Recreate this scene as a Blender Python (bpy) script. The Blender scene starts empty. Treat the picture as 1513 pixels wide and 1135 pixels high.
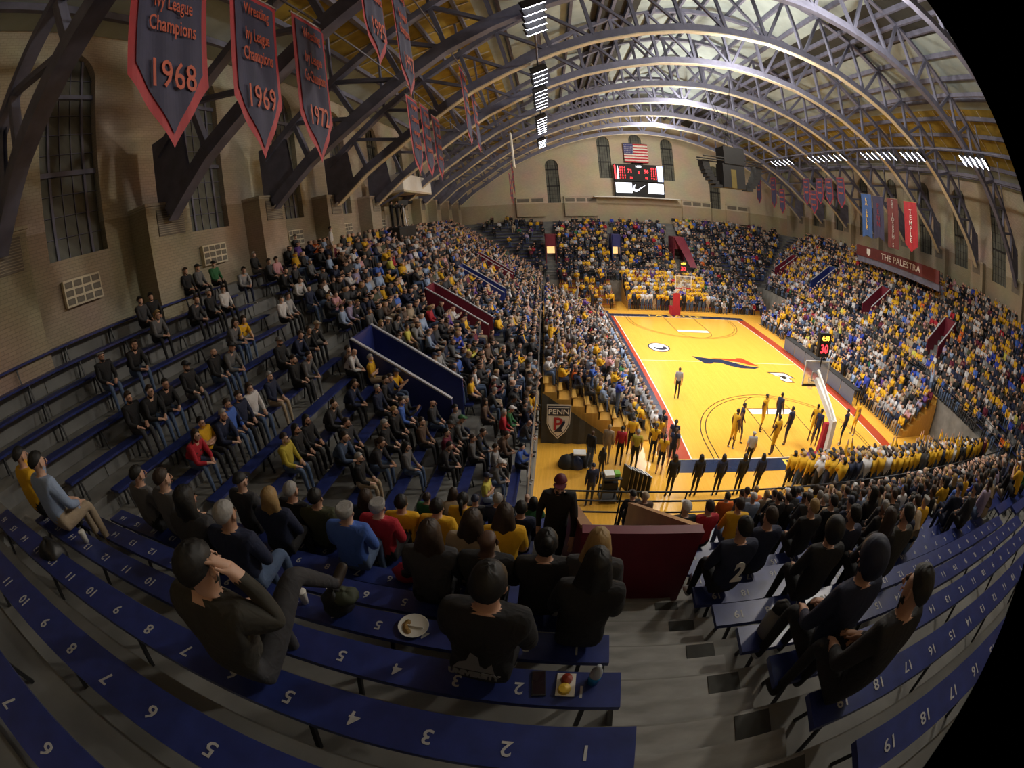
import bpy, bmesh, math, random
import numpy as np
from mathutils import Vector, Matrix
random.seed(7); RNG = np.random.default_rng(7)
S = bpy.context.scene; COL = S.collection
PI = math.pi
# ------------------------------------------------------------------ camera
cam = bpy.data.cameras.new('camera'); cam_o = bpy.data.objects.new('camera', cam); COL.objects.link(cam_o)
S.camera = cam_o
yaw, pitch, roll = -0.3729, -0.3675, -0.1204
fw = Vector((math.sin(yaw)*math.cos(pitch), math.cos(yaw)*math.cos(pitch), math.sin(pitch)))
rt = Vector((math.cos(yaw), -math.sin(yaw), 0)); up = rt.cross(fw)
rt2 = rt*math.cos(roll)+up*math.sin(roll); up2 = -rt*math.sin(roll)+up*math.cos(roll)
M = Matrix((rt2, up2, -fw)).transposed().to_4x4(); M.translation = (-15.19, -32.22, 11.13)
cam_o.matrix_world = M
cam.type = 'PANO'; cam.panorama_type = 'FISHEYE_LENS_POLYNOMIAL'
cam.sensor_width = 36; cam.fisheye_fov = 3.34; cam.clip_start = 0.02; cam.clip_end = 300
cam.fisheye_polynomial_k0 = 0
cam.fisheye_polynomial_k1, cam.fisheye_polynomial_k2, cam.fisheye_polynomial_k3, cam.fisheye_polynomial_k4 = -0.0643408, -0.000470866, 4.69585e-05, -1.84783e-06
cam.shift_x = 0.11256; cam.shift_y = -0.0031
# ------------------------------------------------------------------ world, light, exposure
w = bpy.data.worlds.new('world'); S.world = w; w.use_nodes = True
w.node_tree.nodes['Background'].inputs[0].default_value = (0.5, 0.5, 0.55, 1)
w.node_tree.nodes['Background'].inputs[1].default_value = 0.0
S.view_settings.view_transform = 'Standard'; S.view_settings.look = 'None'
S.view_settings.exposure = 0.75; S.view_settings.gamma = 1.0; S.view_settings.use_curve_mapping = False
COURT_POWER = 2550; FILL_POWER = 1900
def spot(loc, target, power, angle, blend, col=(1, .97, .92), radius=.35, parent=None):
    l = bpy.data.lights.new('court_lamp', 'SPOT'); l.energy = power; l.spot_size = angle; l.spot_blend = blend
    l.color = col; l.shadow_soft_size = radius
    o = bpy.data.objects.new('court_lamp', l); COL.objects.link(o); o.location = loc
    o.rotation_euler = (Vector(target)-Vector(loc)).to_track_quat('-Z', 'Y').to_euler()
    return o
for k in range(9):                      # the two rows of floodlights over the stands' front edges
    y = -17 + 4.25*k
    for sx in (-1, 1):
        spot((sx*14.45, y, 18.35), (-sx*1.5, y*.8, 0), COURT_POWER, 1.25, .55)
for y in (-20, -7, 7, 20):              # added fill lamps under the ridge, without fixtures, to lift walls and stands
    l = bpy.data.lights.new('fill_lamp', 'POINT'); l.energy = FILL_POWER; l.color = (1, .92, .80); l.shadow_soft_size = .6
    o = bpy.data.objects.new('fill_lamp', l); COL.objects.link(o); o.location = (0, y, 20.6)

# ------------------------------------------------------------------ materials
MATS = {}
def nodes(name):
    m = bpy.data.materials.new(name); m.use_nodes = True; nt = m.node_tree
    return m, nt, nt.nodes['Principled BSDF']
def mat(name, col, rough=.6, metal=0., var=.12, scale=3., bump=0., emit=None, estr=1., coord='Object', alpha=None, trans=0.):
    if name in MATS: return MATS[name]
    m, nt, b = nodes(name)
    tc = nt.nodes.new('ShaderNodeTexCoord'); n = nt.nodes.new('ShaderNodeTexNoise')
    n.inputs['Scale'].default_value = scale; n.inputs['Detail'].default_value = 5
    nt.links.new(tc.outputs[coord], n.inputs['Vector'])
    r = nt.nodes.new('ShaderNodeValToRGB')
    a = [max(0, c*(1-var)) for c in col]; c2 = [min(1, c*(1+var)) for c in col]
    r.color_ramp.elements[0].position = .3; r.color_ramp.elements[1].position = .7
    r.color_ramp.elements[0].color = (*a, 1); r.color_ramp.elements[1].color = (*c2, 1)
    nt.links.new(n.outputs['Fac'], r.inputs['Fac']); nt.links.new(r.outputs[0], b.inputs['Base Color'])
    b.inputs['Roughness'].default_value = rough; b.inputs['Metallic'].default_value = metal
    if bump:
        bp = nt.nodes.new('ShaderNodeBump'); bp.inputs['Strength'].default_value = bump; bp.inputs['Distance'].default_value = .02
        nt.links.new(n.outputs['Fac'], bp.inputs['Height']); nt.links.new(bp.outputs[0], b.inputs['Normal'])
    if emit:
        b.inputs['Emission Color'].default_value = (*emit, 1); b.inputs['Emission Strength'].default_value = estr
    if trans: b.inputs['Transmission Weight'].default_value = trans
    MATS[name] = m; return m
def brick_mat(name, col, sx=.9, band=None):
    m, nt, b = nodes(name)
    tc = nt.nodes.new('ShaderNodeTexCoord'); geo = nt.nodes.new('ShaderNodeNewGeometry')
    sep = nt.nodes.new('ShaderNodeSeparateXYZ'); nt.links.new(geo.outputs['Position'], sep.inputs[0])
    add = nt.nodes.new('ShaderNodeMath'); add.operation = 'ADD'
    nt.links.new(sep.outputs[0], add.inputs[0]); nt.links.new(sep.outputs[1], add.inputs[1])
    cmb = nt.nodes.new('ShaderNodeCombineXYZ'); nt.links.new(add.outputs[0], cmb.inputs[0]); nt.links.new(sep.outputs[2], cmb.inputs[1])
    bk = nt.nodes.new('ShaderNodeTexBrick'); nt.links.new(cmb.outputs[0], bk.inputs['Vector'])
    bk.inputs['Scale'].default_value = 1.; bk.inputs['Brick Width'].default_value = .24; bk.inputs['Row Height'].default_value = .1
    bk.inputs['Mortar Size'].default_value = .008; bk.inputs['Mortar Smooth'].default_value = .3
    bk.inputs['Color1'].default_value = (*[c*1.05 for c in col], 1); bk.inputs['Color2'].default_value = (*[c*.93 for c in col], 1)
    bk.inputs['Mortar'].default_value = (*[c*.72 for c in col], 1)
    no = nt.nodes.new('ShaderNodeTexNoise'); no.inputs['Scale'].default_value = .35; nt.links.new(geo.outputs['Position'], no.inputs['Vector'])
    mx = nt.nodes.new('ShaderNodeMix'); mx.data_type = 'RGBA'; mx.blend_type = 'MULTIPLY'; mx.inputs['Factor'].default_value = .35
    nt.links.new(bk.outputs['Color'], mx.inputs['A']); nt.links.new(no.outputs['Color'], mx.inputs['B'])
    last = mx.outputs['Result']
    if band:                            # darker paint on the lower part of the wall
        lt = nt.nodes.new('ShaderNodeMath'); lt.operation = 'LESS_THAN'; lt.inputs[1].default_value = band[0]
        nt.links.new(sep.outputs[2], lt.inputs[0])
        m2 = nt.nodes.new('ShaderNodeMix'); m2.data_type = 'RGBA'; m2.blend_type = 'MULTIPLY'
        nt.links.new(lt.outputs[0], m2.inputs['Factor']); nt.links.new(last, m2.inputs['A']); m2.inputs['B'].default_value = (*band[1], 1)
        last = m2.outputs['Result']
    nt.links.new(last, b.inputs['Base Color']); b.inputs['Roughness'].default_value = .7
    bp = nt.nodes.new('ShaderNodeBump'); bp.inputs['Strength'].default_value = .4; bp.inputs['Distance'].default_value = .02
    nt.links.new(bk.outputs['Fac'], bp.inputs['Height']); bp.invert = True; nt.links.new(bp.outputs[0], b.inputs['Normal'])
    MATS[name] = m; return m
def wood_mat(name, c1, c2, rough=.25, pw=.06):
    m, nt, b = nodes(name)
    geo = nt.nodes.new('ShaderNodeNewGeometry')
    mp = nt.nodes.new('ShaderNodeMapping'); mp.inputs['Rotation'].default_value = (0, 0, PI/2); nt.links.new(geo.outputs['Position'], mp.inputs['Vector'])
    bk = nt.nodes.new('ShaderNodeTexBrick'); nt.links.new(mp.outputs[0], bk.inputs['Vector'])
    bk.inputs['Scale'].default_value = 1; bk.inputs['Brick Width'].default_value = 1.6; bk.inputs['Row Height'].default_value = pw
    bk.inputs['Mortar Size'].default_value = .0015; bk.inputs['Color1'].default_value = (*c1, 1); bk.inputs['Color2'].default_value = (*c2, 1)
    bk.inputs['Mortar'].default_value = (*[c*.6 for c in c2], 1)
    nt.links.new(bk.outputs['Color'], b.inputs['Base Color']); b.inputs['Roughness'].default_value = rough
    MATS[name] = m; return m
CONC = mat('concrete', (.20, .195, .18), .8, var=.25, scale=1.5, bump=.15)
CONC2 = mat('worn_concrete', (.27, .265, .25), .75, var=.3, scale=2.2, bump=.2)
PANELC = mat('grey_riser', (.17, .17, .165), .75, var=.2, scale=1.2, bump=.1)
BLUE = mat('blue_bench_paint', (.022, .035, .16), .32, var=.2, scale=6)
BLUEW = mat('blue_wall_paint', (.018, .03, .17), .45, var=.15, scale=2)
MAROON = mat('maroon_paint', (.16, .012, .03), .5, var=.15, scale=2)
STEEL = mat('blue_grey_steel', (.15, .155, .225), .72, var=.2, scale=2)
CREAM = mat('cream_and_lit_flange', (.64, .58, .44), .75, var=.1, scale=3)  # cream of braces and battens; also painted light on the lower flanges
ROOFP = mat('pale_green_roof', (.35, .42, .42), .8, var=.15, scale=.8)
GOLDP = mat('gold_roof_panel', (.36, .265, .045), .8, var=.3, scale=1.2)
DARKP = mat('dark_roof_panel', (.03, .03, .025), .8)
BLACK = mat('black_metal', (.012, .012, .013), .45)
DARK = mat('dark_plastic', (.010, .010, .011), .7)
WHITEP = mat('white_paint', (.75, .74, .7), .5, var=.06)
CHROME = mat('steel_tube', (.5, .5, .5), .3, .9)
GLASSD = mat('dark_window_glass', (.10, .105, .085), .6, var=.3, scale=1.5)
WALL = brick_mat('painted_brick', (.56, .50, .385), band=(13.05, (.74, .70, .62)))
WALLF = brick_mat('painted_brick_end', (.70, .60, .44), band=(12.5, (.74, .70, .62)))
COURTW = wood_mat('maple_court', (.86, .455, .065), (.80, .415, .052), .22)
OAK = wood_mat('oak_bleacher', (.62, .36, .08), (.55, .30, .06), .4, .12)

# ------------------------------------------------------------------ mesh helpers
def link(name, me, m=None, parent=None, loc=None, rot=None, scale=None, smooth=False):
    o = bpy.data.objects.new(name, me); COL.objects.link(o)
    if me is not None and m is not None and not me.materials:
        for x in (m if isinstance(m, (list, tuple)) else [m]): me.materials.append(x)
    if smooth and me is not None: me.polygons.foreach_set('use_smooth', [True]*len(me.polygons))
    if parent is not None: o.parent = parent
    if loc is not None: o.location = loc
    if rot is not None: o.rotation_euler = rot
    if scale is not None: o.scale = scale
    return o
def tag(o, label=None, cat=None, group=None, kind=None):
    if label: o['label'] = label
    if cat: o['category'] = cat
    if group: o['group'] = group
    if kind: o['kind'] = kind
    return o
def empty(name, loc=(0, 0, 0), rz=0, label=None, cat=None, group=None, kind=None):
    o = bpy.data.objects.new(name, None); COL.objects.link(o); o.location = loc; o.rotation_euler = (0, 0, rz)
    o.empty_display_size = .1
    return tag(o, label, cat, group, kind)
class MB:
    def __init__(s): s.v = []; s.f = []; s.mi = []
    def quad(s, a, b, c, d, mi=0):
        n = len(s.v); s.v += [a, b, c, d]; s.f.append((n, n+1, n+2, n+3)); s.mi.append(mi)
    def poly(s, pts, mi=0):
        n = len(s.v); s.v += list(pts); s.f.append(tuple(range(n, n+len(pts)))); s.mi.append(mi); return s
    def box(s, x0, x1, y0, y1, z0, z1, mi=0):
        n = len(s.v)
        s.v += [(x0, y0, z0), (x1, y0, z0), (x1, y1, z0), (x0, y1, z0), (x0, y0, z1), (x1, y0, z1), (x1, y1, z1), (x0, y1, z1)]
        for q in ((0, 3, 2, 1), (4, 5, 6, 7), (0, 1, 5, 4), (1, 2, 6, 5), (2, 3, 7, 6), (3, 0, 4, 7)):
            s.f.append(tuple(n+i for i in q)); s.mi.append(mi)
        return s
    def beam(s, a, b, w, h, mi=0, upv=(0, 0, 1)):
        a, b = Vector(a), Vector(b); d = (b-a).normalized(); u = Vector(upv)
        if abs(d.dot(u)) > .98: u = Vector((0, 1, 0))
        x = d.cross(u).normalized()*w/2; y = x.cross(d).normalized()*h/2
        n = len(s.v)
        for p in (a, b):
            for q in (-x-y, x-y, x+y, -x+y): s.v.append(tuple(p+q))
        for q in ((3, 2, 1, 0), (4, 5, 6, 7), (0, 1, 5, 4), (1, 2, 6, 5), (2, 3, 7, 6), (3, 0, 4, 7)):
            s.f.append(tuple(n+i for i in q)); s.mi.append(mi)
        return s
    def tube(s, pts, r, seg=8, mi=0, cap=True):
        pts = [Vector(p) for p in pts]; n0 = len(s.v)
        for i, p in enumerate(pts):
            d = (pts[min(i+1, len(pts)-1)]-pts[max(i-1, 0)]).normalized()
            u = Vector((0, 0, 1)) if abs(d.z) < .95 else Vector((1, 0, 0))
            x = d.cross(u).normalized(); y = x.cross(d)
            rr = r[i] if isinstance(r, (list, tuple)) else r
            for k in range(seg):
                a = 2*PI*k/seg; s.v.append(tuple(p+x*math.cos(a)*rr+y*math.sin(a)*rr))
        for i in range(len(pts)-1):
            for k in range(seg):
                a = n0+i*seg+k; b = n0+i*seg+(k+1) % seg
                s.f.append((a, b, b+seg, a+seg)); s.mi.append(mi)
        if cap:
            s.f.append(tuple(n0+k for k in reversed(range(seg)))); s.mi.append(mi)
            s.f.append(tuple(n0+(len(pts)-1)*seg+k for k in range(seg))); s.mi.append(mi)
        return s
    def lathe(s, prof, seg=16, c=(0, 0, 0), mi=0):
        n0 = len(s.v)
        for r, z in prof:
            for k in range(seg):
                a = 2*PI*k/seg; s.v.append((c[0]+r*math.cos(a), c[1]+r*math.sin(a), c[2]+z))
        for i in range(len(prof)-1):
            for k in range(seg):
                a = n0+i*seg+k; b = n0+i*seg+(k+1) % seg
                s.f.append((a, b, b+seg, a+seg)); s.mi.append(mi)
        return s
    def mesh(s, name):
        me = bpy.data.meshes.new(name); me.from_pydata(s.v, [], s.f); me.polygons.foreach_set('material_index', s.mi); me.update(); return me
    def build(s, name, m=None, parent=None, smooth=False, **k): return link(name, s.mesh(name), m, parent, smooth=smooth, **k)
UNIT = MB().box(-.5, .5, -.5, .5, -.5, .5).mesh('unit_box')
_unit = {}
def ubox(name, m, c, size, parent=None, rz=0):          # shared-mesh box
    me = _unit.get(m.name)
    if me is None: me = UNIT.copy(); me.materials.append(m); _unit[m.name] = me
    return link(name, me, None, parent, loc=c, rot=(0, 0, rz), scale=size)
_fontcache = {}
def text_mesh(txt, size, extrude=.004, bold=0., align='CENTER'):
    key = (txt, size, extrude, bold)
    if key in _fontcache: return _fontcache[key].copy()
    c = bpy.data.curves.new('t', 'FONT'); c.body = txt; c.size = size; c.extrude = extrude; c.offset = bold
    c.align_x = align; c.align_y = 'CENTER'; c.resolution_u = 2
    o = bpy.data.objects.new('t', c); COL.objects.link(o)
    dg = bpy.context.evaluated_depsgraph_get(); me = bpy.data.meshes.new_from_object(o.evaluated_get(dg))
    bpy.data.objects.remove(o); _fontcache[key] = me
    return me
def text(txt, size, m, parent, mat4, name='lettering', extrude=.004, bold=0., sx=1.):
    me = text_mesh(txt, size, extrude, bold); me.materials.clear(); me.materials.append(m)
    o = link(name, me, None, parent); o.matrix_local = mat4 @ Matrix.Diagonal((sx, 1, 1, 1)); return o
def frame(origin, xdir, ydir):
    x = Vector(xdir).normalized(); y = Vector(ydir).normalized(); z = x.cross(y)
    m = Matrix((x, y, z)).transposed().to_4x4(); m.translation = origin; return m

# ------------------------------------------------------------------ the bowl: rows are set back evenly from the court
PITCH, RISE, BH = .655, .4157, .54
ROW0, Z0 = 16.94, 8.578
def off(r): return ROW0+PITCH*r            # distance of a bench row from the court's edge lines
def bz(r): return Z0+RISE*r                # bench-top height
R0, R1 = -13, 4
CX_, CY_ = 7.62, 14.33
def side_pt(side, o, t):                   # o: set-back, t: coordinate along the side
    return {'left': (-(CX_+o), t), 'right': (CX_+o, t), 'near': (t, -(CY_+o)), 'far': (t, CY_+o)}[side]
def side_half(side, o): return (CY_ if side in ('left', 'right') else CX_)+o
WX, WY = 27.5, 34.6
floor = MB().box(-WX, WX, -WY, WY, -.3, 0).build('floor', COURTW); tag(floor, kind='structure', label='yellow maple sports floor with painted court lines')
TERR = {}
for side in ('left', 'right', 'near', 'far'):
    mb = MB()
    def P(o, sgn, z): x, y = side_pt(side, o, sgn*side_half(side, o)); return (x, y, z)
    flip = side in ('right', 'near')
    def Q(o0, z0, o1, z1, mi=0):
        a, b, c, d = P(o0, -1, z0), P(o0, 1, z0), P(o1, 1, z1), P(o1, -1, z1)
        mb.quad(*((a, b, c, d) if flip else (d, c, b, a)), mi)
    fo = off(R0)-.5
    Q(fo, 0, fo, bz(R0)-BH)                                     # front wall
    for r in range(R0, R1+1):
        o0 = off(r)-.36 if r > R0 else fo; o1 = off(r)+.295
        Q(o0, bz(r)-BH, o1, bz(r)-BH)
        if r < R1: Q(o1, bz(r)-BH, o1, bz(r+1)-BH, 1)
    TERR[side] = mb.build('terrace_'+side, [CONC, PANELC]); tag(TERR[side], kind='structure', label='stepped grey concrete terrace of the %s stand' % side)
# concrete riser panels with open joints, on the emptier part of the left stand
rp = MB().box(-.012, .012, -.86, .86, 0, RISE-.03).mesh('riser_panel'); rp.materials.append(PANELC)
for r in range(-7, R1):
    o1 = off(r)+.295
    for k in range(11):
        y = -29.6+1.76*k+.35*(r % 3)
        if abs(y)+.86 < side_half('left', o1)-.1:
            link('riser_panel', rp, None, TERR['left'], loc=(-(CX_+o1)+.012, y, bz(r)-BH+.012))
# ------------------------------------------------------------------ walls with arched windows
def wall_side(side, s0, s1, ztop, wins, m, depth=.35):
    """wins: (centre, width, sill, crown); ztop: function of s. Local frame: s along the wall, n into the room."""
    mb = MB()
    def W(s, z, n=0.):
        return {'left': (-WX+n, s, z), 'right': (WX-n, s, z), 'far': (s, WY-n, z), 'near': (s, -WY+n, z)}[side]
    fl = side in ('left', 'far')
    def F(*pts): mb.poly(pts if not fl else tuple(reversed(pts)))
    cur = s0
    for c, wd, sill, crown in sorted(wins):
        a, b = c-wd/2, c+wd/2; R = wd/2; sp = crown-R
        F(W(cur, 0), W(a, 0), W(a, ztop(a)), W(cur, ztop(cur)))
        F(W(a, 0), W(b, 0), W(b, sill), W(a, sill))
        arc = [(c-R*math.cos(PI*k/16), sp+R*math.sin(PI*k/16)) for k in range(17)]
        for (p, q) in zip(arc, arc[1:]): F(W(*p), W(*q), W(q[0], ztop(q[0])), W(p[0], ztop(p[0])))
        ring = [(a, sill)]+arc+[(b, sill)]
        for (p, q) in zip(ring, ring[1:]+ring[:1]): F(W(*p), W(p[0], p[1], -depth), W(q[0], q[1], -depth), W(*q))
        cur = b
    pts = [cur+(s1-cur)*k/8 for k in range(9)]
    for p, q in zip(pts, pts[1:]): F(W(p, 0), W(q, 0), W(q, ztop(q)), W(p, ztop(p)))
    o = mb.build('wall_'+side, m); tag(o, kind='structure', label='cream painted brick wall behind the %s stand' % side); return o, W
BAYS = [-25.2+6.3*k for k in range(9)]
ARCH = [-28.35+6.3*k for k in range(10)]
EAVE, RIDGE = 20.0, 27.6
def roofz(x): return EAVE+(RIDGE-EAVE)*(1-abs(x)/WX)
LW = [(y, 2.25, 12.1, 19.2) for y in BAYS]
FW = [(-13.1, 2.0, 12.55, 19.2), (-4.9, 2.0, 16.3, 22.8), (0.15, 2.0, 16.3, 23.2), (5.2, 2.0, 16.3, 22.8), (13.1, 2.0, 12.55, 19.2)]
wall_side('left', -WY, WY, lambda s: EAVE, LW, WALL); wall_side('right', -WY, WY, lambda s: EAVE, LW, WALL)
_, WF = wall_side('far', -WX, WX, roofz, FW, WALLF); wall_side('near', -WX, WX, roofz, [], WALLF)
pane_me = {}
def window(n, side, c, wd, sill, crown, detail, depth=.3):
    e = empty('window_%d' % n, kind='structure'); e['label'] = 'tall arched steel window with small dark panes, %s wall' % side
    R = wd/2; sp = crown-R
    def W(s, z, nn): return {'left': (-WX+nn, s, z), 'right': (WX-nn, s, z), 'far': (s, WY-nn, z)}[side]
    def top(s): return sp+math.sqrt(max(0, R*R-(s-c)**2))
    cols = [c-R+wd*k/5 for k in range(6)]; rows = [sill+(sp+.1-sill)*k/9 for k in range(10)]
    th = .03
    if detail:
        for i in range(5):
            for j in range(9):
                s0, s1, z0, z1 = cols[i]+.02, cols[i+1]-.02, rows[j]+.02, rows[j+1]-.02
                key = (round(s1-s0, 3), round(z1-z0, 3), side)
                if key not in pane_me:
                    h = MB(); d0, d1 = (s1-s0)/2, (z1-z0)/2
                    if side in ('left', 'right'): h.box(-.01, .01, -d0, d0, -d1, d1)
                    else: h.box(-d0, d0, -.01, .01, -d1, d1)
                    pane_me[key] = h.mesh('pane'); pane_me[key].materials.append(GLASSD)
                link('pane', pane_me[key], None, e, loc=W((s0+s1)/2, (z0+z1)/2, -depth+.02))
            mid = (cols[i]+cols[i+1])/2; h = MB(); a, b = cols[i]+.02, cols[i+1]-.02
            pts = [(a, rows[-1]+.02), (b, rows[-1]+.02), (b, top(b)), (mid, top(mid)), (a, top(a))]
            h.poly([W(s, z, -depth+.02) for s, z in pts]); h.build('pane', GLASSD, e)
    else:
        h = MB(); pts = [(c-R, sill), (c+R, sill)]+[(c+R*math.cos(PI*k/12), sp+R*math.sin(PI*k/12)) for k in range(13)]
        h.poly([W(s, z, -depth+.02) for s, z in pts]); h.build('glazing', GLASSD, e)
    h = MB()
    for k, s in enumerate(cols[1:-1]):
        t = .09 if k in (0, 3) else .025
        h.beam(W(s, sill, -depth+.05), W(s, top(s), -depth+.05), t, t)
    for k, z in enumerate(rows):
        t = .16 if k in (4, 8) else .025
        h.beam(W(c-R, z, -depth+.05), W(c+R, z, -depth+.05), t, t)
    h.build('glazing_bars', STEEL if detail else DARK, e)
n = 0
for y in BAYS:
    n += 1; window(n, 'left', y, 2.25, 12.1, 19.2, y < -3)
for y in BAYS:
    n += 1; window(n, 'right', y, 2.25, 12.1, 19.2, False)
for c, wd, s_, cr in FW:
    n += 1; window(n, 'far', c, wd, s_, cr, False)
# pilasters under the arches with louvred vents, radiator grilles below the windows
VENT = mat('vent_louvre', (.16, .14, .11), .7)
slat_v = MB().box(-.012, .012, -.5, .5, -.012, .012).mesh('slat'); slat_v.materials.append(mat('vent_slat', (.33, .29, .22), .6))
RADM = mat('cream_grille', (.60, .53, .38), .6)
t_no = 0
for sx in (-1, 1):
    for y in ARCH:
        t_no += 1
        e = empty('trim_%d' % t_no, (sx*WX, y, 0), kind='structure'); e['label'] = 'brick pier with louvred vent below a roof arch'
        h = MB().box(0 if sx < 0 else -.95, .95 if sx < 0 else 0, -.95, .95, 8, 13.1); h.box(-.02 if sx < 0 else -1., 1. if sx < 0 else .02, -1., 1., 13.1, 13.2)
        h.build('pier', WALL, e)
        if sx < 0 or abs(y) < 30:
            MB().box(-.02, .02, -.62, .62, -.45, .45).build('vent', VENT, e, loc=(-sx*.96, .1, 12.5))
            if y < 0 and sx < 0:
                for k in range(11): link('slat', slat_v, None, e, loc=(-sx*.99, .1, 12.12+.075*k), scale=(1, 1.2, 1))
for k, y in enumerate(BAYS):
    if y > 12: continue
    g = empty('radiator_grille', (-WX+.02, y-.2, 10.66), label='cream cast grille on the brick wall below window, %s from the near corner' % ('first second third fourth fifth sixth'.split()[k]), cat='grille', group='radiator grilles on the left wall')
    g = MB().box(0, .16, -.7, .7, 0, .8).build('body', RADM, g)
    for i in range(4):
        for j in range(3): ubox('grille_panel', VENT, (.165, -.515+.343*i, .15+.25*j), (.02, .27, .18), g)
# far wall: vent row, shelf
for x0, x1 in ((-18.9, -14.6), (-11.6, -6.6), (7, 12), (14.8, 19)):
    t_no += 1
    e = empty('trim_%d' % t_no, (0, WY, 0), kind='structure'); e['label'] = 'cream ledge with brown vents along the far wall'
    MB().box(x0, x1, -.5, 0, 10.5, 13.4).box(x0-.05, x1+.05, -.6, 0, 13.4, 13.5).build('ledge', WALLF, e)
    nn = 3 if x1-x0 > 4.5 else 2
    for i in range(nn):
        a = x0+(x1-x0)*(i+.08)/nn; b = x0+(x1-x0)*(i+.92)/nn
        MB().box(a, b, -.53, -.5, 12.7, 13.25).build('vent', VENT, e)
# ------------------------------------------------------------------ roof
STRIPS = [(27.5, 24.6, ROOFP), (24.6, 17.2, GOLDP), (17.2, 10.2, ROOFP), (10.2, 6.6, DARKP), (6.6, 0, ROOFP)]
ce = empty('ceiling', kind='structure'); ce['label'] = 'low pitched roof of pale boards with gold and dark bands'
for sx in (-1, 1):
    for a, b, m in STRIPS:
        h = MB(); p = [(sx*a, -WY, roofz(a)), (sx*b, -WY, roofz(b)), (sx*b, WY, roofz(b)), (sx*a, WY, roofz(a))]
        h.poly(p if sx > 0 else p[::-1]); h.build('roof_deck', m, ce)
    for k in range(13):
        x = 1.2+2.1*k
        MB().box(-.09, .09, -WY, WY, -.32, -.02).build('purlin', STEEL, ce, loc=(sx*x, 0, roofz(x)))
    for k in range(34):                                  # battens across the gold band
        y = -33+2.0*k
        MB().beam((sx*24.5, y, roofz(24.5)-.05), (sx*17.3, y, roofz(17.3)-.05), .07, .07).build('batten', CREAM, ce)
# ------------------------------------------------------------------ trussed roof arches
LO = [(26.3, 12.75), (24.3, 14.3), (22.0, 15.7), (19.9, 17.0), (18.0, 18.1), (16.0, 19.0), (13.6, 19.95), (11.2, 20.75), (8.6, 21.4), (5.8, 21.95), (2.9, 22.25), (0, 22.4)]
UP = [(26.6, 14.9), (24.9, 16.2), (22.9, 17.6), (20.6, 19.0), (18.4, 20.2), (16.3, 21.4), (14.0, 22.6), (11.4, 23.9), (8.7, 25.1), (5.9, 26.0), (3.0, 26.5), (0, 26.7)]
bm_cache = {}
def member(name, a, b, w, h, m, parent):
    a, b = Vector(a), Vector(b); d = b-a; me = bm_cache.get(m.name)
    if me is None: me = UNIT.copy(); me.materials.append(m); bm_cache[m.name] = me
    o = link(name, me, None, parent); z = d.normalized(); y = Vector((0, 1, 0)); x = y.cross(z).normalized()
    mm = Matrix((x, y, z)).transposed().to_4x4(); mm.translation = (a+b)/2
    o.matrix_local = mm @ Matrix.Diagonal((w, h, d.length, 1)); return o
for k, y in enumerate(ARCH):
    near = k < 6
    e = empty('roof_truss', (0, y, 0), label='blue grey steel arch truss with flanged lower chord, %s from the far wall' % ('tenth ninth eighth seventh sixth fifth fourth third second first'.split()[k]), cat='truss', group='arched roof trusses')
    lo = [(-x, z) for x, z in LO]+[(x, z) for x, z in LO[::-1][1:]]; upc = [(-x, z) for x, z in UP]+[(x, z) for x, z in UP[::-1][1:]]
    hl, hf, hu, web = MB(), MB(), MB(), MB()
    for p, q in zip(lo, lo[1:]):
        hl.beam((p[0], 0, p[1]+.04), (q[0], 0, q[1]+.04), .40, .46)
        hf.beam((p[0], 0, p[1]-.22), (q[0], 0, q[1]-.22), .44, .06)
    for p, q in zip(upc, upc[1:]): hu.beam((p[0], 0, p[1]), (q[0], 0, q[1]), .36, .28)
    hl.build('lower_chord', STEEL, e); hf.build('lower_flange', CREAM if k > 2 else STEEL, e); hu.build('upper_chord', STEEL, e)  # farther flanges go cream to paint in lamplight; their steel is blue grey
    for sx in (-1, 1):
        MB().poly([(sx*26.9, -.06, 12.4), (sx*25.2, -.06, 13.6), (sx*25.4, -.06, 15.6), (sx*26.9, -.06, 15.4)]).poly([(sx*26.9, .06, 12.4), (sx*26.9, .06, 15.4), (sx*25.4, .06, 15.6), (sx*25.2, .06, 13.6)]).build('foot_plate', STEEL, e)
    segs = []
    for i in range(1, len(lo)-1):
        segs.append((lo[i], upc[i], .2))
        if i < len(lo)//2: segs.append((upc[i], lo[i+1], .17))
        elif i > len(lo)//2: segs.append((upc[i], lo[i-1], .17))
    for i in range(2, len(upc)-2, 2): segs.append((upc[i], (upc[i][0], roofz(upc[i][0])-.3), .12))
    for a, b, t in segs:
        A, B = (a[0], 0, a[1]), (b[0], 0, b[1])
        if near: member('web_strut', A, B, t, t*1.25, STEEL, e)
        else: web.beam(A, B, t, t*1.2)
    if not near: tag(web.build('web_struts', STEEL, e), kind='stuff')
ORD = 'first second third fourth fifth sixth seventh eighth ninth tenth eleventh twelfth thirteenth fourteenth fifteenth sixteenth seventeenth eighteenth'.split()
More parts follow.
